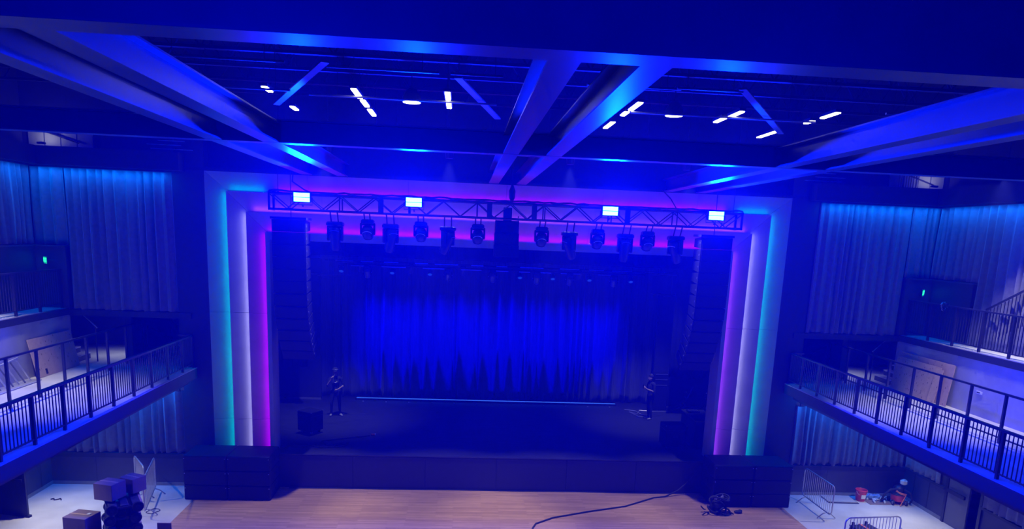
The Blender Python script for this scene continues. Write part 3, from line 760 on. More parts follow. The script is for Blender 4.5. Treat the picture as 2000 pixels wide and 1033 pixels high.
# ------------------------------------------------------------------ speaker arrays
def array_box(w, h, d):
    mb = MB(); mb.prism([(-w/2, -d/2, -h/2+.01), (w/2, -d/2, -h/2+.01), (w/2, -d/2, h/2-.01), (-w/2, -d/2, h/2-.01)], (0, .02, 0))
    return mb
for s, nm in ((-1, 'left'), (1, 'right')):
    la = thing('line_array', 'black curved line array speaker hung in the %s side of the stage opening' % nm, 'speaker', (s*5.94, -.75, 8.06), group='line arrays')
    MB().cbox((0, 0, -.02), (.96, .7, .06)).build('fly_frame', m_steelblk, la)
    MB().path([(0, 0, 0), (0, 0, 1.21)], .012, 6).build('chain', m_steelblk, la)
    pos = Vector((0, 0, -.22)); ang = 0.0; hgt = .33
    for k in range(12):
        e = MB().prism([(-.45, -.3, -hgt/2+.001), (-.45, -.3, hgt/2-.001), (-.45, .3, hgt/2-.05), (-.45, .3, -hgt/2+.05)], (.9, 0, 0)).build('cabinet', m_cabinet, la, loc=pos, rot=(ang, 0, 0))
        MB().cbox((0, -.305, 0), (.84, .015, hgt-.03)).build('grille', m_grille, e)
        for q in (-1, 1): MB().cbox((q*.455, -.22, 0), (.012, .03, .05)).build('rigging_pin', m_duct, e)
        pos = pos + Vector((0, math.sin(-ang)*-hgt, -math.cos(ang)*hgt)); 
        ang += R(0.6 if k < 5 else 5.0)
        pos.y += 0 if k < 5 else .012*(k-4)
ce = thing('centre_cluster', 'black speaker cluster hung from the middle of the truss', 'speaker', (-.06, TY+.45, 8.22))
for k in range(3):
    e = MB().bbox((0, 0, -.17-k*.32), (.62+.02*k, .5, .318), .008).build('cabinet', m_cabinet, ce)
    MB().cbox((0, -.255, -.17-k*.32), (.56, .015, .26)).build('grille', m_grille, e)
for q in (-1, 1):
    MB().cbox((q*.3, 0, .02), (.02, .1, .2)).build('bracket', m_steelblk, ce)
MB().cbox((0, -.1, .1), (.22, .3, .45)).build('power_box', m_steelblk, ce)
# ------------------------------------------------------------------ subwoofer stacks
def sub(name):
    t_ = thing(name, '', 'speaker', group='stacked subwoofers')
    MB().bbox((0, 0, .22), (1.2, 1.08, .436), .015).build('cabinet', m_cabinet, t_)
    MB().cbox((0, -.545, .22), (1.14, .02, .38)).build('grille', m_grille, t_)
    for q in (-1, 1):
        MB().cbox((q*.565, -.558, .36), (.02, .012, .012)).build('badge', m_chrome, t_)
        MB().cbox((q*.603, .1, .22), (.012, .24, .1)).build('handle', m_grille, t_)
    return t_
proto = None
for (x, w) in ((-8.40, 'outer left'), (-7.18, 'inner left'), (7.12, 'inner right'), (8.34, 'outer right')):
    for k in range(3):
        lab = 'black subwoofer, %s in the %s stack beside the stage' % (['lowest', 'middle one', 'topmost'][k], w)
        if proto is None: o = proto = sub('subwoofer')
        else: o = dup(proto)
        o.location = (x, -.60, k*.44); o['label'] = lab
# ------------------------------------------------------------------ upstage lights
UY = 6.0
for k, (z, y, seg) in enumerate(((6.66, 6.15, 13.5), (6.55, 5.9, 11.5))):
    bt = thing('lighting_batten', 'horizontal lighting batten over the back of the stage, %s' % ['upper one', 'lower one'][k], 'batten', (.4 if k == 0 else 0, y, z), group='upstage battens')
    MB().tube((-seg/2, 0, 0), (seg/2, 0, 0), .03, 8).build('pipe', m_steelblk, bt)
    x = -seg/2+.4
    while x < seg/2-.6:
        L = rng.uniform(.4, .9)
        MB().cbox((x+L/2, -.04, -.05*k), (L, .05, .03)).build('connector_strip', m_chrome, bt); x += L+rng.uniform(.25, .7)
    for x in (-seg/2+.5, 0, seg/2-.5): MB().tube((x, 0, 0), (x, 0, 5.93 if k == 0 else 6.04), .008, 5).build('wire', m_steelblk, bt)
m_par = emit('par_lens_blue', (.02, .10, 1.0), .3)
for k, x in enumerate((-5.7, -3.83, -2.43, .95, 2.2, 3.6, 5.2)):
    p_ = thing('par_light', 'small blue-lensed par light under the upstage batten, %s from the left' % ORD[k], 'stage light', (x, 5.9, 6.55), group='upstage par lights')
    MB().path([(-.10, 0, -.16), (-.10, 0, -.06), (.10, 0, -.06), (.10, 0, -.16)], .01, 5).build('yoke', m_steelblk, p_)
    MB().tube((0, 0, 0), (0, 0, -.07), .018, 6).build('clamp', m_steelblk, p_)
    h_ = MB().lathe([(.09, -.12), (.095, .0), (.06, .08), (.03, .1)], 12).build('can', m_steelblk, p_, True, loc=(0, 0, -.17), rot=(R(-35), 0, 0))
    MB().lathe([(.078, -.126), (.082, -.118)], 12).build('lens', m_par, h_)
for k, x in enumerate((-4.75, -1.76, -.08, 1.6, 2.85, 4.55)):
    p_ = thing('spot_light', 'ringed moving spot light hung low over the back of the stage, %s from the left' % ORD[k], 'stage light', (x, 5.9, 6.55), group='upstage moving lights')
    MB().bbox((0, 0, -.08), (.26, .22, .1), .02).build('base', m_steelblk, p_)
    y = MB()
    for q in (-1, 1): y.bbox((q*.135, 0, -.24), (.035, .1, .26), .012)
    y.build('yoke', m_steelblk, p_)
    h_ = MB().lathe([(.08, -.17), (.10, -.1), (.10, .08), (.05, .13)], 12).build('head', m_alu, p_, True, loc=(0, 0, -.30), rot=(R(25), 0, 0))
    MB().path([(.085*math.cos(a), .085*math.sin(a), -.175) for a in [2*PI*j/14 for j in range(14)]], .008, 5, closed=True).build('lens_ring', m_chrome, h_)
    for q in (-1, 1): MB().ball((q*.155, -.03, -.27), .018, 8).build('pivot', m_chrome, p_)
for k, x in enumerate((-5.05, -3.15, -1.2, 3.25, 5.2)):
    p_ = thing('profile_light', 'squat profile light on the upper upstage batten, %s from the left' % ORD[k], 'stage light', (x, 6.15, 6.66), group='upstage profile lights')
    MB().bbox((0, -.03, -.08), (.2, .2, .1), .02).build('base', m_steelblk, p_)
    h_ = MB().lathe([(.07, -.2), (.085, -.1), (.1, .05), (.06, .13)], 12).build('head', m_duct, p_, True, loc=(0, -.05, -.2), rot=(R(30), R(8), 0))
    MB().lathe([(.055, -.206), (.06, -.198)], 12).build('lens', m_chrome, h_)
for s, nm, z0, z1 in ((-1, 'left', 6.15, 6.75), (1, 'right', 5.84, 6.6)):
    wg = thing('wing_gantry', 'pale railed lighting gantry in the %s stage wing' % nm, 'gantry', (s*6.2 if s < 0 else 6.85, 5.75, z0), group='wing gantries')
    h = z1-z0
    MB().cbox((0, 0, 0), (1.75, .05, .03)).build('lower_rail', m_duct, wg); MB().cbox((.1, .0, -.06), (.9, .05, .025)).build('lower_rail', m_duct, wg)
    MB().cbox((-.1, .1, h), (1.4, .04, .02)).build('upper_rail', m_duct, wg)
    for x in (-.05*s, .75): MB().cbox((x, .05, h/2), (.02, .02, h)).build('post', m_duct, wg)
    MB().cbox((-.5, .15, h/2), (.6, .02, h-.1)).build('panel', m_kick, wg)
    for x in (-.6, .6): MB().tube((x, .1, h), (x, .1, 6.8), .008, 5).build('wire', m_steelblk, wg)
# floor batten of leds
fb = thing('floor_led_bar', 'long glowing blue led bar lying along the foot of the backdrop', 'light bar', (-.05, 7.3, STZ))
MB().box((-5.35, -.06, 0), (5.35, .06, .07)).build('housing', m_steelblk, fb)
MB().box((-5.3, -.068, .075), (5.3, -.0, .095)).build('led_row', emit('floor_led_glow', (.04, .16, 1.0), .75), fb)
for k in range(12): MB().cbox((-5.0+k*.91, -.35, .015), (.05, .05, .03)).build('foot_clip', m_chrome, fb)
# backdrop wash: strip light with a barn door
ws_ = thing('wash_batten', 'blue wash batten lighting the backdrop from above', 'stage light', (0, 7.05, 7.4))
MB().box((-5.5, -.08, .0), (5.5, .1, .1)).build('housing', m_steelblk, ws_)
MB().box((-5.5, -.13, -.5), (5.5, -.12, .02)).box((-5.5, -.13, -.51), (5.5, .076, -.5)).build('barn_door', m_steelblk, ws_)
for x in (-4, 0, 4): MB().tube((x, 0, .1), (x, 0, 5.19), .01, 5).build('wire', m_steelblk, ws_)
wlamp = lamp('wash_lamp', 'AREA', (0, 0, -.02), (0.0, .0, 1.0), 650, rot=(R(7.4), 0, 0), shape='RECTANGLE', size=10.6, size_y=.008, spread=R(30)); wlamp.parent = ws_

# ------------------------------------------------------------------ things on the stage
def caster(mb, x, y):
    mb.tube((x-.015, y, .05), (x+.015, y, .05), .05, 10); mb.cbox((x, y, .09), (.06, .06, .03))
def flight_case(name, label, w, d, h, loc, rz):
    t_ = thing(name, label, 'case', loc, rz, group='road cases on the stage')
    MB().bbox((0, 0, .11+h/2), (w, d, h), .012).build('body', m_cabinet, t_)
    MB().cbox((0, 0, .11+h*.78), (w+.008, d+.008, .02)).build('lid_seam', m_steelblk, t_)
    for q in (-1, 1):
        for p in (-1, 1):
            mb = MB(); caster(mb, q*(w/2-.1), p*(d/2-.1)); mb.build('caster', m_chrome if (q, p) in ((-1, -1), (1, -1)) else m_rubber, t_)
            MB().ball((q*(w/2-.01), p*(d/2-.01), .11+h-.01), .022, 8).build('corner', m_duct, t_)
    MB().cbox((0, -d/2-.01, .11+h*.5), (.16, .015, .08)).build('handle', m_steelblk, t_)
    return t_
flight_case('road_case', 'black road case on casters at the left front of the stage', .62, .56, .66, (-6.16, 2.36, STZ), R(-32))
flight_case('road_case', 'black road case at the right front of the stage beside the table-high case', .72, .6, .72, (5.95, 1.45, STZ), R(3))
dk = thing('equipment_desk', 'dark desk with gear on top at the right edge of the stage', 'desk', (7.0, 2.0, STZ))
MB().bbox((0, 0, .98), (.8, 1.6, .05), .01).build('top', m_kick, dk)
for q in (-1, 1): MB().cbox((q*.37, 0, .48), (.03, 1.5, .95)).build('side_panel', m_cabinet, dk)
MB().cbox((0, -.74, .48), (.72, .03, .95)).build('front_panel', m_cabinet, dk)
mx_ = thing('small_mixer', 'small black mixer with cables on the dark desk', 'mixer', (6.9, 2.4, STZ+1.005))
MB().prism([(-.2, -.15, 0), (.2, -.15, 0), (.2, .15, 0), (-.2, .15, 0)], (0, 0, .05)).build('body', m_steelblk, mx_)
for k in range(6): MB().cbox((-.15+k*.06, 0, .06), (.02, .2, .015)).build('fader_strip', m_chrome, mx_)
tag(MB().path([(-6.72, .64, STZ+.02), (-6.3, .78, STZ+.02), (-5.95, .86, STZ+.02), (-5.5, .62, STZ+.02), (-5.0, .72, STZ+.02), (-4.72, .92, STZ+.02), (-5.1, 1.1, STZ+.02), (-5.35, .9, STZ+.02), (-5.6, 1.3, STZ+.02), (-5.15, 1.55, STZ+.02), (-4.66, 1.8, STZ+.02), (-4.15, 2.05, STZ+.02)], .02, 6).build('stage_cable', m_rubber), 'black cable snaking over the left front of the stage', 'cable')
sk = thing('cable_connector', 'red cable connector lying on the stage at the end of the black cable', 'connector', (-4.06, 2.12, STZ))
MB().tube((-.06, 0, .035), (.06, .01, .035), .034, 10).build('body', m_red, sk); MB().tube((.06, .01, .035), (.09, .015, .035), .04, 10).build('collar', m_chrome, sk)
tag(MB().path([(8.4, 7.0, STZ+.95), (8.2, 6.95, STZ+.5), (7.8, 6.7, STZ+.12), (7.25, 6.4, STZ+.02), (6.6, 6.35, STZ+.02), (6.1, 6.5, STZ+.02), (5.85, 5.9, STZ+.02), (5.6, 6.2, STZ+.02), (5.8, 5.5, STZ+.02), (6.25, 5.45, STZ+.02), (6.0, 5.9, STZ+.02), (5.9, 6.4, STZ+.02), (5.5, 6.6, STZ+.02)], .016, 6).build('stage_cable', m_chrome), 'pale cable coiled on the stage behind the standing person on the right', 'cable')
rk = thing('equipment_rack', 'dark rack of gear with pale trim behind the person on the right', 'rack', (6.95, 6.86, STZ))
MB().bbox((0, 0, .75), (.6, .4, 1.5), .02).build('body', m_cabinet, rk)
for z in (1.28, 1.5, 1.05): MB().cbox((0, -.21, z), (.5, .02, .025)).build('trim_strip', m_duct, rk)
for k, (x, y) in enumerate(((7.95, 6.5), (8.75, 6.4))):
    b_ = thing('stage_lamp_stand', 'short dark stand with a small pale knob in the right wing, %s one' % ['nearer the person', 'nearer the edge'][k], 'stand', (x, y, STZ), group='short stands')
    MB().lathe([(.14, 0), (.14, .02), (.02, .04), (.02, .6), (.07, .62), (.07, .8), (.03, .82)], 10).build('stand', m_steelblk, b_)
    MB().ball((0, -.05, .84), .025, 8).build('knob', m_chrome, b_)

# ------------------------------------------------------------------ people
def person(name, label, J, rad, mats_of, loc, rz, extra=None):
    root = thing(name, label, 'person', loc, rz)
    mb = MB(); bones = []
    for (a, b, ra, rb, mi) in J:
        a = Vector(a); b = Vector(b); n = 7
        pts = [a.lerp(b, i/(n-1)) for i in range(n)]
        mb.path(pts, 1, 10, rs=[lerp(ra, rb, i/(n-1)) for i in range(n)])
        mb.ball(a, ra, 10); mb.ball(b, rb, 10)
        bones.append((a, b, max(ra, rb), mi))
    o = mb.build('body', mats_of, root)
    rm = o.modifiers.new('r', 'REMESH'); rm.mode = 'VOXEL'; rm.voxel_size = .0125; rm.use_smooth_shade = True
    sm = o.modifiers.new('s', 'SMOOTH'); sm.iterations = 4; sm.factor = .5
    dg_ = bpy.context.evaluated_depsgraph_get(); dg_.update()
    me = bpy.data.meshes.new_from_object(o.evaluated_get(dg_))
    o.modifiers.clear(); o.data = me
    me.materials.clear()
    for m in mats_of: me.materials.append(m)
    for p in me.polygons:
        c = p.center; best = 1e9; bi = 0
        for (a, b, r_, mi) in bones:
            ab = b-a; t_ = max(0, min(1, (c-a).dot(ab)/max(ab.length_squared, 1e-9)))
            d = (c-(a+ab*t_)).length-r_
            if d < best: best = d; bi = mi
        p.material_index = bi; p.use_smooth = True
    return root
def hand(J, wrist, palm_dir, side, curl, mi):
    # palm and five unequal fingers as tapering chains
    w = Vector(wrist); d = Vector(palm_dir).normalized(); s_ = Vector(side).normalized(); c = Vector(curl).normalized()
    k = w+d*.075
    J.append((w, k, .026, .034, mi))
    for j, (off, L) in enumerate(((-.033, .062), (-.012, .074), (.011, .070), (.033, .055))):
        a = k+s_*off; b = a+d*L*.5+c*.012; e = b+d*L*.25+c*L*.5
        J.append((a, b, .0105, .010, mi)); J.append((b, e, .010, .008, mi))
    a = w+d*.025+s_*-.03; b = a+s_*-.03+d*.03+c*.01; e = b+d*.03+c*.025
    J.append((a, b, .013, .011, mi)); J.append((b, e, .011, .009, mi))
# singer: faces the hall, right hand holds a microphone at the mouth, left forearm across the belly
def legs(J, hipz, foot, mi_l, mi_s):
    for (s_, fx, fy, ta) in foot:
        h = Vector((s_*.09, 0, hipz)); k = Vector((fx*.9, fy-.03, .50)); an = Vector((fx, fy+.02, .09))
        J.append((h, k, .095, .062, mi_l)); J.append((k, an, .062, .042, mi_l))
        J.append(((fx, fy+.04, .045), (fx+ta, fy-.13, .035), .042, .036, mi_s))
J = []
J += [((0, 0, .93), (0, .0, 1.05), .135, .13, 0), ((0, 0, 1.05), (0, .01, 1.30), .13, .145, 0), ((-.13, .01, 1.40), (.13, .01, 1.40), .075, .075, 0), ((0, 0, 1.25), (0, .01, 1.38), .15, .11, 0),
      ((0, .01, 1.42), (0, -.01, 1.54), .055, .05, 1), ((0, -.015, 1.60), (0, -.01, 1.70), .078, .088, 1), ((0, -.05, 1.575), (0, -.045, 1.60), .045, .05, 1), ((0, -.1, 1.635), (0, -.105, 1.66), .014, .010, 1)]
for q in (-1, 1): J.append(((q*.083, 0, 1.62), (q*.088, .008, 1.655), .014, .016, 1))
legs(J, .93, ((-1, -.16, .0, -.03), (1, .15, .02, .08)), 0, 2)
J += [((-.19, .01, 1.39), (-.29, -.05, 1.14), .052, .042, 0), ((-.29, -.05, 1.14), (-.13, -.20, 1.42), .038, .028, 1)]
hand(J, (-.13, -.20, 1.42), (.35, -.2, .85), (.7, .6, 0), (.5, .6, 0), 1)
J += [((.19, .01, 1.39), (.29, .0, 1.13), .052, .042, 0), ((.29, .0, 1.13), (.09, -.19, 1.03), .038, .028, 1)]
hand(J, (.09, -.19, 1.03), (-1, -.25, -.25), (0, .3, 1), (0, 1, -.3), 1)
pA = person('person', 'person in black with a cap, microphone raised to the mouth', J, None, [m_clothA, m_skin, m_shoe], (-5.72, 4.62, STZ+.005), R(8))
c_ = MB().lathe([(.099, 1.685), (.103, 1.71), (.095, 1.76), (.06, 1.80), (.02, 1.81)], 14).build('cap', m_clothA, pA, True)
c_.location = (0, -.012, 0)
MB().prism([(-.07, -.09, 1.695), (.07, -.09, 1.695), (.05, -.18, 1.685), (-.05, -.18, 1.685)], (0, 0, .012)).build('brim', m_clothA, c_)
MB().path([(math.cos(a)*.1, math.sin(a)*.1, 1.74) for a in [PI*1.1+PI*.8*j/6 for j in range(7)]], .006, 5).build('cap_trim', m_chrome, c_)
for q in (-1, 1): MB().ball((q*.032, -.088, 1.668), .012, 8).build('eye', m_hair, pA)
MB().cbox((0, -.099, 1.595), (.045, .01, .01)).build('mouth', m_hair, pA)
MB().path([(-.06, -.13, 1.30), (0, -.16, 1.27), (.06, -.13, 1.30)], .02, 6).build('shirt_print', m_shoe, pA)
mic = thing('microphone', 'microphone held at the mouth of the person on the left', 'microphone', (-5.72, 4.62, STZ+.005), R(8))
MB().tube((-.075, -.245, 1.47), (-.015, -.15, 1.58), .014, 8).build('handle', m_steelblk, mic)
MB().ball((-.008, -.14, 1.59), .027, 10).build('grille', m_alu, mic)
# second person: stands side-on, facing left, head bowed over something held at the chest
J = []
J += [((0, 0, .93), (0, 0, 1.05), .135, .13, 0), ((0, 0, 1.05), (0, .0, 1.30), .13, .145, 0), ((-.13, .0, 1.40), (.13, .0, 1.40), .078, .078, 0), ((0, 0, 1.25), (0, -.0, 1.38), .15, .11, 0),
      ((0, .0, 1.42), (0, -.05, 1.53), .056, .05, 1), ((0, -.08, 1.585), (0, -.055, 1.68), .078, .088, 1), ((0, -.115, 1.55), (0, -.115, 1.58), .045, .05, 1), ((0, -.16, 1.60), (0, -.16, 1.62), .014, .010, 1)]
for q in (-1, 1): J.append(((q*.083, -.06, 1.60), (q*.088, -.05, 1.635), .014, .016, 1))
legs(J, .93, ((-1, -.11, .02, -.02), (1, .12, -.02, .02)), 0, 2)
for q in (-1, 1):
    J += [((q*.19, 0, 1.39), (q*.25, -.03, 1.12), .054, .044, 0), ((q*.25, -.03, 1.12), (q*.07, -.27, 1.22), .040, .029, 1)]
    hand(J, (q*.07, -.27, 1.22), (-q*.3, -.6, .6), (0, .6, .6) if q > 0 else (0, -.6, -.6), (-q*1, 0, .2), 1)
pB = person('person', 'person in black standing side-on and looking down, on the right of the stage', J, None, [m_clothA, m_skin, m_shoe], (6.15, 5.2, STZ+.005), R(-70))
hb = MB().lathe([(.085, 1.64), (.098, 1.67), (.095, 1.73), (.06, 1.775), (.02, 1.79)], 14).build('hair', m_hair, pB, True); hb.location = (0, -.045, 0)
for q in (-1, 1): MB().ball((q*.032, -.142, 1.645), .012, 8).build('eye', m_hair, pB)
MB().cbox((0, -.16, 1.565), (.045, .01, .01)).build('mouth', m_hair, pB)
ph_ = thing('phone', 'phone held at the chest of the person on the right', 'phone', (6.15, 5.2, STZ+.005), R(-70))
MB().bbox((0, -.37, 1.30), (.075, .012, .15), .004, mtx=None).build('body', m_steelblk, ph_)

# ------------------------------------------------------------------ hall floor: cables and clutter
tag(MB().path([(6.45, -.03, 1.02), (6.42, -.08, .9), (6.2, -.12, .55), (5.75, -.2, .16), (5.3, -.38, .02), (4.9, -.5, .02), (3.82, -1.25, .02), (2.65, -1.69, .02), (1.54, -2.18, .02), (1.0, -2.62, .02), (.88, -2.95, .02), (.9, -4, .02), (1.2, -6, .02)], .024, 8).build('floor_cable', m_rubber, None, True), 'thick cable draped off the stage and curving over the wooden floor', 'cable')
tag(MB().path([(-6.3, -.1, .015), (-5, -.07, .015), (-3.2, -.09, .015), (-1.4, -.06, .015), (.5, -.09, .015), (2.2, -.06, .015), (4.2, -.09, .015), (6.0, -.08, .015)], .014, 6).build('floor_cable', m_rubber), 'thin cable lying along the foot of the stage front', 'cable')
cp = thing('cable_heap', 'heap of black cables with pale connectors beside the right subwoofers', 'cables', (6.5, -1.58, 0))
for k in range(7):
    r_ = rng.uniform(.16, .3); cx, cy = rng.uniform(-.12, .16), rng.uniform(-.08, .1); z0 = .03+k*.06
    MB().path([(cx+r_*math.cos(a)*rng.uniform(.85, 1.1), cy+r_*.7*math.sin(a), z0+.06*math.sin(a*2+k)+(.1 if k > 3 else 0)) for a in [2*PI*j/16 for j in range(16)]], .028, 6, closed=True).build('coil', m_rubber, cp)
MB().ball((0, 0, .2), .2, 12, sc=(1.1, .8, 1)).build('tangle', m_rubber, cp)
for k in range(8): 
    a = rng.uniform(0, 2*PI); MB().tube((.02+.1*math.cos(a), .08*math.sin(a), .42), (.05+.14*math.cos(a), .12*math.sin(a), .5+rng.uniform(-.03, .04)), .018, 6).build('connector', m_alu, cp)
for (p, q) in (((-.25, -.1, .02), (-.5, -.25, .02)), ((-.3, .1, .05), (-.48, .0, .2)), ((.25, -.15, .02), (.45, -.2, .03))): MB().path([p, ((p[0]+q[0])/2, (p[1]+q[1])/2-.05, .1), q], .02, 5).build('tail', m_rubber, cp)
tag(MB().ball((7.15, -1.62, .045), .1, 10, sc=(1.3, .8, .45)).ball((7.22, -1.6, .06), .06, 8, sc=(1.2, 1, .8)).build('small_pouch', m_rubber), 'small black pouch on the wooden floor by the right subwoofers', 'pouch')

def barricade(name, label, loc, rz, L=2.2, H=1.08):
    t_ = thing(name, label, 'barricade', loc, rz, group='steel crowd barricades')
    h = L/2; rc_ = .14
    def corner(cx, cz, a0, a1): return [(cx+rc_*math.cos(a), 0, cz+rc_*math.sin(a)) for a in [lerp(a0, a1, j/5) for j in range(6)]]
    pts = corner(h-rc_, H-rc_, 0, PI/2)+corner(-h+rc_, H-rc_, PI/2, PI)+corner(-h+rc_, .2+rc_, PI, PI*1.5)+corner(h-rc_, .2+rc_, PI*1.5, PI*2)
    MB().path(pts, .02, 8, closed=True).build('frame', m_alu, t_, True)
    n = 15
    bar = MB().tube((0, 0, .2), (0, 0, H), .008, 6).mesh('bar', m_alu, True)
    for k in range(n): inst(bar, 'bar', t_, (-h+.14+(L-.28)*k/(n-1), 0, 0))
    for q in (-1, 1):
        MB().path([(q*(h-.25), -.28, .015), (q*(h-.25), -.12, .16), (q*(h-.25), 0, .2), (q*(h-.25), .12, .16), (q*(h-.25), .28, .015)], .016, 6).build('foot', m_alu, t_)
    MB().path([(h, 0, .75), (h+.05, 0, .75), (h+.05, 0, .62)], .01, 5).build('hook', m_alu, t_)
    return t_
barricade('crowd_barricade', 'steel crowd barricade seen at an angle by the right subwoofers', (9.68, -1.34, 0), R(91), 1.75)
barricade('crowd_barricade', 'steel crowd barricade at the bottom edge, behind a black case', (9.55, -4.45, 0), R(6), 1.6)
barricade('crowd_barricade', 'steel crowd barricade seen nearly edge-on on the left concrete floor', (-9.75, -1.6, 0), R(105), 2.1)
barricade('crowd_barricade', 'steel crowd barricade standing behind the cardboard boxes', (-10.3, -.95, 0), R(125), 1.2)
fc = flight_case('flight_case', 'black trunk with an orange strap at the bottom edge in front of a barricade', .62, .5, .44, (9.72, -3.9, 0), R(8))
fc['group'] = 'trunks'
MB().box((-.03, -.26, .54), (.03, .26, .565)).build('strap', m_orange, fc)
for q in (-1, 1): MB().cbox((q*.2, .25, .58), (.06, .05, .08)).build('latch', m_steelblk, fc)
# bucket
bk = thing('bucket', 'red plastic bucket standing by the right wall', 'bucket', (11.62, -.42, 0))
MB().lathe([(.125, 0), (.135, .02), (.165, .33), (.18, .335), (.18, .37), (.168, .375), (.155, .36), (.13, .05)], 20).build('body', m_red, bk, True)
MB().path([(.185*math.cos(a), -.05-.13*math.sin(a)*.6, .34-.14*math.sin(a)) for a in [PI*j/10 for j in range(11)]], .006, 5).build('handle', m_chrome, bk)
MB().prism([(-.07, -.163, .11), (.07, -.163, .11), (.075, -.176, .24), (-.075, -.176, .24)], (0, .012, 0)).build('print', m_white, bk)
cs = thing('flat_sheet', 'flat pale sheet of board lying on the concrete beside the red bucket', 'board', (10.95, -.42, 0), R(-3))
MB().cbox((0, 0, .012), (.95, .6, .02)).build('board', m_kick, cs); MB().cbox((-.03, .03, .034), (.92, .58, .02)).build('board', m_plaster, cs)
tag(MB().cbox((12.2, -.5, .006), (.9, .55, .012)).build('floor_mat', m_card), 'thin brown cardboard mat under the plastic bottles', 'cardboard')
bot = None
for k in range(7):
    x, y, a = 11.95+rng.uniform(0, .55), -.62+rng.uniform(0, .3), rng.uniform(0, PI)
    w = ['nearest the bucket', 'second from the bucket', 'third from the bucket', 'fourth from the bucket', 'fifth from the bucket', 'sixth from the bucket', 'farthest from the bucket'][k]
    x = 11.9+.085*k
    b_ = thing('plastic_bottle', 'clear plastic bottle lying on the cardboard mat, '+w, 'bottle', (x, y, .045), a, group='bottles by the bucket')
    MB().lathe([(.03, -.11), (.034, -.1), (.034, .04), (.014, .085), (.014, .1)], 10, RX(PI/2)).build('body', m_clear, b_, True)
    MB().lathe([(.016, .1), (.016, .12)], 8, RX(PI/2)).build('cap', m_bluebag, b_)
for k in range(2):
    mb = MB(); c = Vector((11.98+k*.22, -.3-k*.04, .1))
    mb.ball(c, .11, 10, sc=(1.2, .9, .8))
    mb.v = [tuple(Vector(v)+Vector((rng.uniform(-.02, .02), rng.uniform(-.02, .02), max(-.0, rng.uniform(-.02, .03))))) for v in mb.v]
    tag(mb.build('crumpled_bag', m_bluebag), 'crumpled bluish plastic bag among the bottles, %s' % ['left one', 'right one'][k], 'bag', 'crumpled bags')
# shop vacuum
vc = thing('shop_vacuum', 'red and black shop vacuum with a coiled hose and orange cord by the right wall', 'vacuum', (12.72, -.62, 0), R(-10))
MB().lathe([(.16, .09), (.2, .12), (.215, .30), (.22, .31)], 18).build('tank', m_red, vc, True)
MB().lathe([(.225, .31), (.225, .35), (.17, .40), (.16, .52), (.11, .58), (.04, .6)], 18).build('motor_head', m_steelblk, vc, True)
for (x, y) in ((-.2, -.18), (.2, -.18), (-.19, .17), (.19, .17)): MB().tube((x-.025, y, .085), (x+.025, y, .085), .085, 12).build('wheel', m_rubber, vc)
for (x, y) in ((-.2, -.18), (.2, -.18)): MB().tube((x-.03, y-.01, .085), (x+.03, y-.01, .085), .05, 10).build('hub', m_alu, vc)
MB().path([(-.1, -.1, .5), (-.3, -.12, .48), (-.45, -.1, .3), (-.5, -.05, .08), (-.4, .1, .04), (-.2, .3, .04)], .035, 8).build('hose', m_rubber, vc)
MB().path([(.12, -.1, .5), (.3, -.15, .4), (.36, -.18, .2), (.34, -.1, .04)], .03, 8).build('hose', m_rubber, vc)
MB().path([(-.15, -.2, .5), (-.05, -.27, .4), (.12, -.26, .36), (.05, -.28, .2), (-.02, -.3, .02)], .014, 5).build('power_cord', m_orange, vc)
MB().path([(-.16, -.18, .46), (.0, -.26, .42), (.16, -.22, .38)], .014, 5).build('power_cord', m_orange, vc)
MB().tube((.03, .05, .56), (.1, .06, .66), .025, 8).build('handle', m_steelblk, vc)
MB().bbox((.13, .03, .70), (.2, .18, .2), .05).build('filter_cap', m_white, vc)

# notice on the right wall
nb_ = thing('wall_notice', 'small white notice on the right side wall beside the door', 'sign', (SX-.015, -1.86, 1.6))
MB().cbox((0, 0, 0), (.02, .16, .2)).build('plate', m_steelblk, nb_)
for k in range(3): MB().cbox((-.012, 0, .05-k*.045), (.006, .12-.02*k, .02)).build('text_line', m_paper, nb_)
# under-balcony speakers/fixtures
for s, nm in ((-1, 'left'), (1, 'right')):
    for k, (x, y, z) in enumerate(((9.25, -.5, 3.2), (11.2, -1.2, 2.55))):
        u_ = thing('under_balcony_speaker', 'small dark speaker hung under the %s balcony, %s' % (nm, ['at its stage end', 'farther from the stage opening'][k]), 'speaker', (s*x, y, z), s*R(20), group='under-balcony speakers')
        if k == 0:
            MB().bbox((0, 0, 0), (.22, .2, .3), .03).build('cabinet', m_steelblk, u_); MB().cbox((0, -.105, 0), (.17, .012, .24)).build('grille', m_duct, u_)
            MB().tube((0, .0, .14), (0, 0, .45), .02, 6).build('bracket', m_steelblk, u_)
        else:
            MB().prism([(-.32, -.2, -.05), (0, -.25, -.28), (.32, -.2, -.05), (.32, -.15, .25), (-.32, -.15, .25)], (0, .35, 0)).build('cabinet', m_cabinet, u_)
            MB().tube((0, 0, .25), (0, 0, 1.0), .02, 6).build('bracket', m_steelblk, u_)

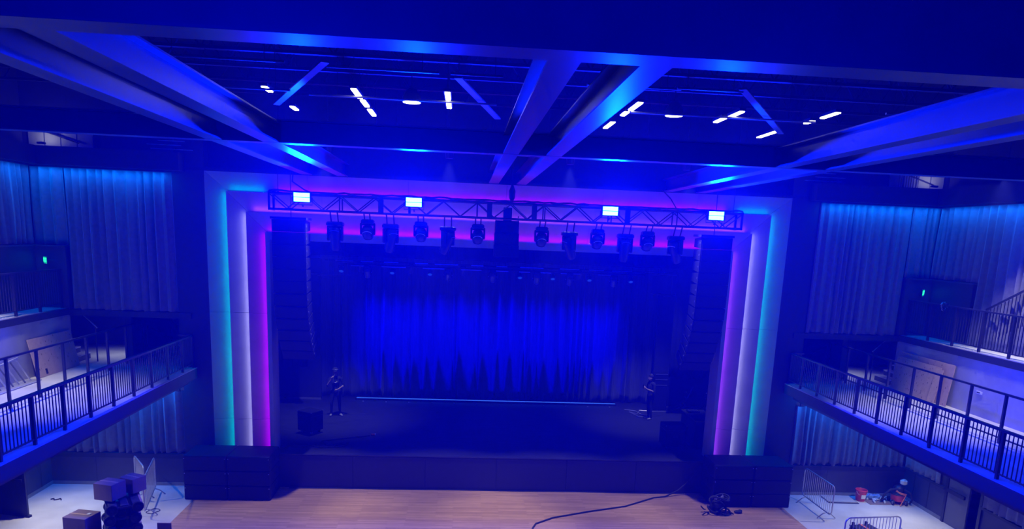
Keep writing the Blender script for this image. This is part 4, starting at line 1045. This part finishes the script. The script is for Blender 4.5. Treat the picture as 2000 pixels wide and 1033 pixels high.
# ------------------------------------------------------------------ left floor: boxes on stacked dollies
def dolly(name, label, loc, rz):
    t_ = thing(name, label, 'dolly', loc, rz, group='stacked wheeled dollies')
    MB().bbox((0, 0, .13), (.74, .95, .06), .012).build('deck', m_steelblk, t_)
    for k in range(3): MB().bbox((-.24+k*.24, 0, .175), (.17, .9, .035), .012).build('padded_slat', m_kick, t_)
    MB().cbox((.36, -.0, .165), (.05, .8, .05)).build('wood_edge', m_wood, t_)
    for q in (-1, 1):
        for p in (-1, 1):
            w = MB().lathe([(.05, -.035), (.118, -.035), (.13, -.015), (.13, .015), (.118, .035), (.05, .035)], 18, T(q*.27, p*.50, .12) @ RX(PI/2)).build('wheel', m_rubber, t_, True)
            MB().lathe([(.02, -.045), (.05, -.045), (.05, .045), (.02, .045)], 10, T(q*.27, p*.50, .12) @ RX(PI/2)).build('hub', m_steelblk, w)
    return t_
sx, sy = -9.28, -4.35
d0 = None
for k in range(5):
    lab = 'black wheeled dolly in the tall stack under two boxes, %s' % ['lowest', 'second from the floor', 'third from the floor', 'fourth from the floor', 'topmost'][k]
    if d0 is None: o = d0 = dolly('wheeled_dolly', lab, (sx, sy, .012), R(28))
    else: o = dup(d0, loc=(sx+.02*k, sy+.01*k, .012+k*.262), rot=(0, 0, R(28+(-1)**k*2)), label=lab)
o = dup(d0, loc=(-9.95, -5.0, .012), rot=(0, 0, R(30)), label='black wheeled dolly under the single tilted box, lower one')
o = dup(d0, loc=(-9.95, -5.0, .274), rot=(0, 0, R(33)), label='black wheeled dolly under the single tilted box, upper one')
def carton(label, loc, rot, d):
    t_ = thing('cardboard_box', label, 'box', loc, 0, group='cardboard boxes'); t_.rotation_euler = rot
    MB().bbox((0, 0, d[2]/2), d, .008).build('body', m_card, t_)
    MB().cbox((0, 0, d[2]+.001), (d[0]*.99, .05, .003)).build('tape', m_wood, t_)
    return t_
carton('plain cardboard box at the front of the tall dolly stack', (-9.42, -4.42, 1.32), (0, 0, R(-16)), (.5, .46, .40))
carton('cardboard box behind another on the tall dolly stack', (-9.12, -3.92, 1.32), (0, 0, R(-24)), (.44, .4, .36))
cb_ = carton('cardboard box with a white sticker on the lower dolly pile', (-9.95, -4.72, .535), (0, 0, R(-12)), (.58, .52, .48))
MB().cbox((.18, .02, .503), (.07, .09, .003)).build('sticker', m_white, cb_)
tag(MB().cbox((-8.5, -3.75, .2), (.34, .03, .4), mtx=T(0,0,0)).build('leaning_panel', m_card, None, False), 'corner of a brown board at the bottom edge of the wooden floor', 'board')
lc = tag(MB().path([(-9.5+.14*math.cos(a)+.03*math.sin(3*a), -2.05+.18*math.sin(a), .012) for a in [2*PI*j/18 for j in range(18)]], .009, 5, closed=True).build('loose_wire', m_rubber), 'loop of loose wire on the left concrete floor beside the barricade', 'wire')
tag(MB().path([(-12.6+.3*i/5, -1.3+.06*math.sin(i*2), .02) for i in range(6)], .018, 5).build('loose_wire', m_rubber), 'short dark scrap of wire on the concrete near the left door', 'wire')

# ------------------------------------------------------------------ balcony things
def leaning(name, label, p0, p1, h, lean, s, th=.02, mate=None, cat='board', group=None):
    # sheet leaning against a side wall: foot from p0 to p1 (y), top leans outward by lean
    x0, y0 = p0; x1, y1 = p1
    mb = MB(); dx = s*lean; z = math.sqrt(h*h-lean*lean)
    n = Vector((-s*z, 0, lean)).normalized()*-th
    mb.prism([(x0, y0, 0), (x1, y1, 0), (x1+dx, y1, z), (x0+dx, y0, z)], n)
    o = mb.build(name, mate or m_ply, None, loc=(0, 0, DZ+.006)); tag(o, label, cat, group); return o
# left plywood
o = leaning('plywood_sheet', 'knotty plywood sheet leaning on the left concrete riser', (-12.14, -2.15), (-12.12, -.15), 1.03, .2, -1)
for (y, w, z) in ((-1.72, .09, .06), (-.42, .045, .05)):
    MB().cbox((0, 0, 0), (.012, w, .14), mtx=None).build('dark_notch', m_steelblk, o, loc=(-12.14-.022, y, z+.06), rot=(0, -.2, 0))
# right plywood
leaning('plywood_sheet', 'broad plywood sheet leaning at the back against the right concrete riser', (12.22, -2.75), (12.22, -.2), 1.16, .12, 1, group='right plywood')
leaning('plywood_sheet', 'knotty plywood sheet leaning in front of a broader one on the right', (12.10, -2.35), (12.10, -.35), 1.02, .13, 1, group='right plywood')
leaning('plywood_sheet', 'narrow plywood offcut propped at an angle before the right sheets', (12.03, -2.5), (12.03, -2.2), .98, .16, 1, group='right plywood')
# stacked metal frames at the left
fs_ = thing('folded_frame_stack', 'stack of folded pale metal frames leaning by the left concrete riser', 'frames', (-12.1, -3.2, DZ))
MB().cbox((0, 0, .03), (.3, 1.7, .03)).build('base_bar', m_chrome, fs_)
for k in range(3):
    MB().cbox((-.12-.05*k, .1-.07*k, .62-.02*k), (.03, .75, .035)).build('top_bar', m_chrome, fs_, rot=(R(6), 0, 0))
for k in range(6): MB().prism([(.02, -.62+k*.24, .05), (.02, -.59+k*.24, .05), (-.14, -.85+k*.24, .62), (-.14, -.88+k*.24, .62)], (.03, 0, 0)).build('slanted_leg', m_chrome if k % 2 else m_duct, fs_)
# step light in the right riser
sl = thing('step_light', 'small white recessed step light in the right concrete riser', 'light', (UX-.005, -3.72, DZ+.62))
MB().cbox((0, 0, 0), (.02, .22, .07)).build('frame', m_paper, sl); MB().cbox((-.008, .03, 0), (.012, .12, .03)).build('lens', m_steelblk, sl)
# exit signs
m_ex = emit('exit_green', (.02, .95, .32), 2.2)
m_exb = emit('exit_face', (.01, .6, .22), .7)
for s, nm in ((-1, 'left'), (1, 'right')):
    e = thing('exit_sign', 'glowing green exit sign on the %s vestibule wall' % nm, 'sign', (s*12.74, -.28, 6.63), s*R(48), group='exit signs')
    MB().bbox((0, 0, 0), (.33, .05, .20), .008).build('housing', m_steelblk, e)
    MB().cbox((0, -.027, 0), (.31, .004, .185)).build('face', m_exb, e)
    cu = bpy.data.curves.new('exit_text', 'FONT'); cu.body = 'EXIT'; cu.size = .165; cu.align_x = 'CENTER'; cu.align_y = 'CENTER'; cu.extrude = .002
    to_ = bpy.data.objects.new('exit_text_tmp', cu); COL.objects.link(to_)
    bpy.context.view_layer.update(); dg_ = bpy.context.evaluated_depsgraph_get()
    me = bpy.data.meshes.new_from_object(to_.evaluated_get(dg_)); bpy.data.objects.remove(to_)
    me.materials.clear(); me.materials.append(m_ex)
    inst(me, 'letters', e, (0, -.032, 0), (PI/2, 0, 0))
    MB().tube((0, .02, 0), (-s*.1, .2, 0), .015, 6).build('bracket', m_steelblk, e)

# ------------------------------------------------------------------ lamps of the room, with added fill lamps
def grazer(p, q, name, pw, label, zdown=.03, tilt=0.0, axis='x'):
    p = Vector(p); q = Vector(q); c = (p+q)/2; L = (q-p).length
    g_ = thing('curtain_grazer', label, 'light strip', c, 0, group='curtain grazing lights')
    if axis == 'x':
        MB().box((-L/2, -.03, .0), (L/2, .03, .05)).build('housing', m_steelblk, g_)
        o = lamp(name, 'AREA', (0, 0, -.01), (0, .16, 1.0), pw*L, rot=(tilt, 0, 0), shape='RECTANGLE', size=L, size_y=.04)
    else:
        MB().box((-.03, -L/2, .0), (.03, L/2, .05)).build('housing', m_steelblk, g_)
        o = lamp(name, 'AREA', (0, 0, -.01), (0, .16, 1.0), pw*L, rot=(0, tilt, 0), shape='RECTANGLE', size=.04, size_y=L)
    o.parent = g_
for s, nm in ((-1, 'left'), (1, 'right')):
    a, b = sorted((s*9.45, s*13.0))
    grazer((a, -.24, 9.14), (b, -.24, 9.14), 'grazer_lamp', 13, 'blue strip light over the tall %s curtain' % nm, tilt=R(18))
    grazer((s*(SX-.38), -8.5, 9.14), (s*(SX-.38), -.5, 9.14), 'grazer_lamp', 13, 'blue strip light over the %s side wall curtain' % nm, tilt=s*R(-18), axis='y')
    a, b = sorted((s*9.5, s*12.9))
    grazer((a, -.22, DZ-.22), (b, -.22, DZ-.22), 'grazer_lamp', 36, 'blue strip light over the lower %s curtain' % nm, tilt=R(14))
    # downlights under the balcony
    for k, y in enumerate((-2.3, -5.0)):
        d_ = thing('soffit_light', 'white downlight under the %s balcony, %s' % (nm, ['nearer the stage', 'farther from the stage'][k]), 'light', (s*(11.9 if k == 0 else 11.4), y, DZ-.2), group='soffit downlights')
        MB().lathe([(.1, -.03), (.1, .03)], 14).build('housing', m_steelblk, d_)
        MB().lathe([(.085, -.034), (.085, -.028)], 14).build('lens', m_tube, d_)
        o = lamp('soffit_lamp', 'SPOT', (0, 0, -.05), (1, .96, .92), (430 if k == 0 else 260)*WORK, rot=(0, s*R(12), 0), spot_size=R(92), spot_blend=.8, shadow_soft_size=.08); o.parent = d_
    # light on the balcony deck
    d_ = thing('deck_light', 'white spot light in the roof aimed at the %s balcony deck' % nm, 'light', (s*11.9, -4.0, 9.95), group='deck lights')
    MB().lathe([(.1, -.1), (.12, .05), (.05, .15)], 12).build('can', m_steelblk, d_)
    MB().tube((0, 0, .15), (0, 0, 3), .015, 6).build('stem', m_steelblk, d_)
    o = lamp('deck_lamp', 'SPOT', (0, 0, -.12), (1, .92, .86), 1350*WORK, spot_size=R(62), spot_blend=.7, shadow_soft_size=.1)
    o.rotation_euler = (0, 0, 0); o.parent = d_
for k, x in enumerate((-4.9, -1.65, 1.65, 4.9)):
    d_ = thing('floor_work_light', 'warm work light over the wooden floor, %s from the left' % ORD[k], 'light', (x, -1.0, 9.9), group='floor work lights')
    MB().lathe([(.1, -.1), (.12, .05), (.05, .15)], 12).build('can', m_steelblk, d_)
    MB().tube((0, 0, .15), (0, 0, 2.8), .015, 6).build('stem', m_steelblk, d_)
    o = lamp('floor_work_lamp', 'SPOT', (0, 0, -.12), (1, .86, .70), 1700*WORK, rot=(R(-12), R(-4 if x > 4 else 4 if x < -4 else 0), 0), spot_size=R(50), spot_blend=.6, shadow_soft_size=.09); o.parent = d_

# lamps added to brighten the two people, then one added above each bulkhead
for k, (x, y) in enumerate(((-5.7, 3.4), (6.2, 4.0))):
    d_ = thing('added_stage_fill', 'added fill lamp above the %s side of the stage' % ['left', 'right'][k], 'light', (x, y-.5, 8.4), group='added stage fill lamps')
    MB().lathe([(.1, -.1), (.12, .05), (.05, .15)], 12).build('can', m_steelblk, d_)
    MB().tube((0, 0, .15), (0, 0, 4.22), .015, 6).build('stem', m_steelblk, d_)
    o = lamp('added_stage_fill_lamp', 'SPOT', (0, 0, -.12), (.95, .93, 1), 700*WORK, rot=(R(14), 0, 0), spot_size=R(58), spot_blend=1.0, shadow_soft_size=.08); o.parent = d_
for s, nm in ((-1, 'left'), (1, 'right')):
    d_ = thing('added_panel_light', 'small white lamp added on the bulkhead top above the %s curtains' % nm, 'light', (s*12.6, -.3, 9.72), group='added panel lights')  # added lamp, lifts the pale panels out of the dark
    MB().bbox((0, 0, .03), (.2, .1, .05), .01).build('housing', m_steelblk, d_); MB().cbox((0, .02, .06), (.16, .05, .012)).build('lens', m_white, d_)
    o = lamp('added_panel_lamp', 'AREA', (0, .03, .08), (.9, .9, 1), 1.6*WORK, rot=(R(150), 0, 0), shape='RECTANGLE', size=.3, size_y=.05); o.parent = d_
# unseen blue lamps added behind the camera to brighten the roof steel
for s, nm in ((-1, 'left'), (1, 'right')):
    d_ = thing('added_rear_fill', 'added blue fill lamp behind the camera at the %s' % nm, 'stage light', (s*4.6, -24.5, 8.0), group='added rear fill lamps')
    MB().lathe([(.12, -.15), (.13, .08), (.06, .2)], 12, RX(PI/2)).build('can', m_steelblk, d_)
    MB().tube((0, 0, 0), (0, 0, 4.6), .02, 6).build('stem', m_steelblk, d_)
    o = lamp('added_rear_fill_lamp', 'SPOT', (0, .2, 0), (0, .004, 1), 7000 if s < 0 else 4200, rot=(R(114), 0, s*R(12)), spot_size=R(84), spot_blend=1.0, shadow_soft_size=.12); o.parent = d_
for s, nm in ((-1, 'left'), (1, 'right')):
    d_ = thing('recess_light', 'white downlight in the ceiling of the %s balcony recess' % nm, 'light', (s*11.9, 1.7, 5.08), group='recess lights')
    MB().lathe([(.1, -.03), (.1, .0)], 14).build('housing', m_steelblk, d_)
    MB().lathe([(.08, -.034), (.08, -.028)], 14).build('lens', m_tube, d_)
    o = lamp('recess_lamp', 'SPOT', (0, 0, -.05), (.8, .85, 1), 40*WORK, spot_size=R(120), spot_blend=.8, shadow_soft_size=.08); o.parent = d_
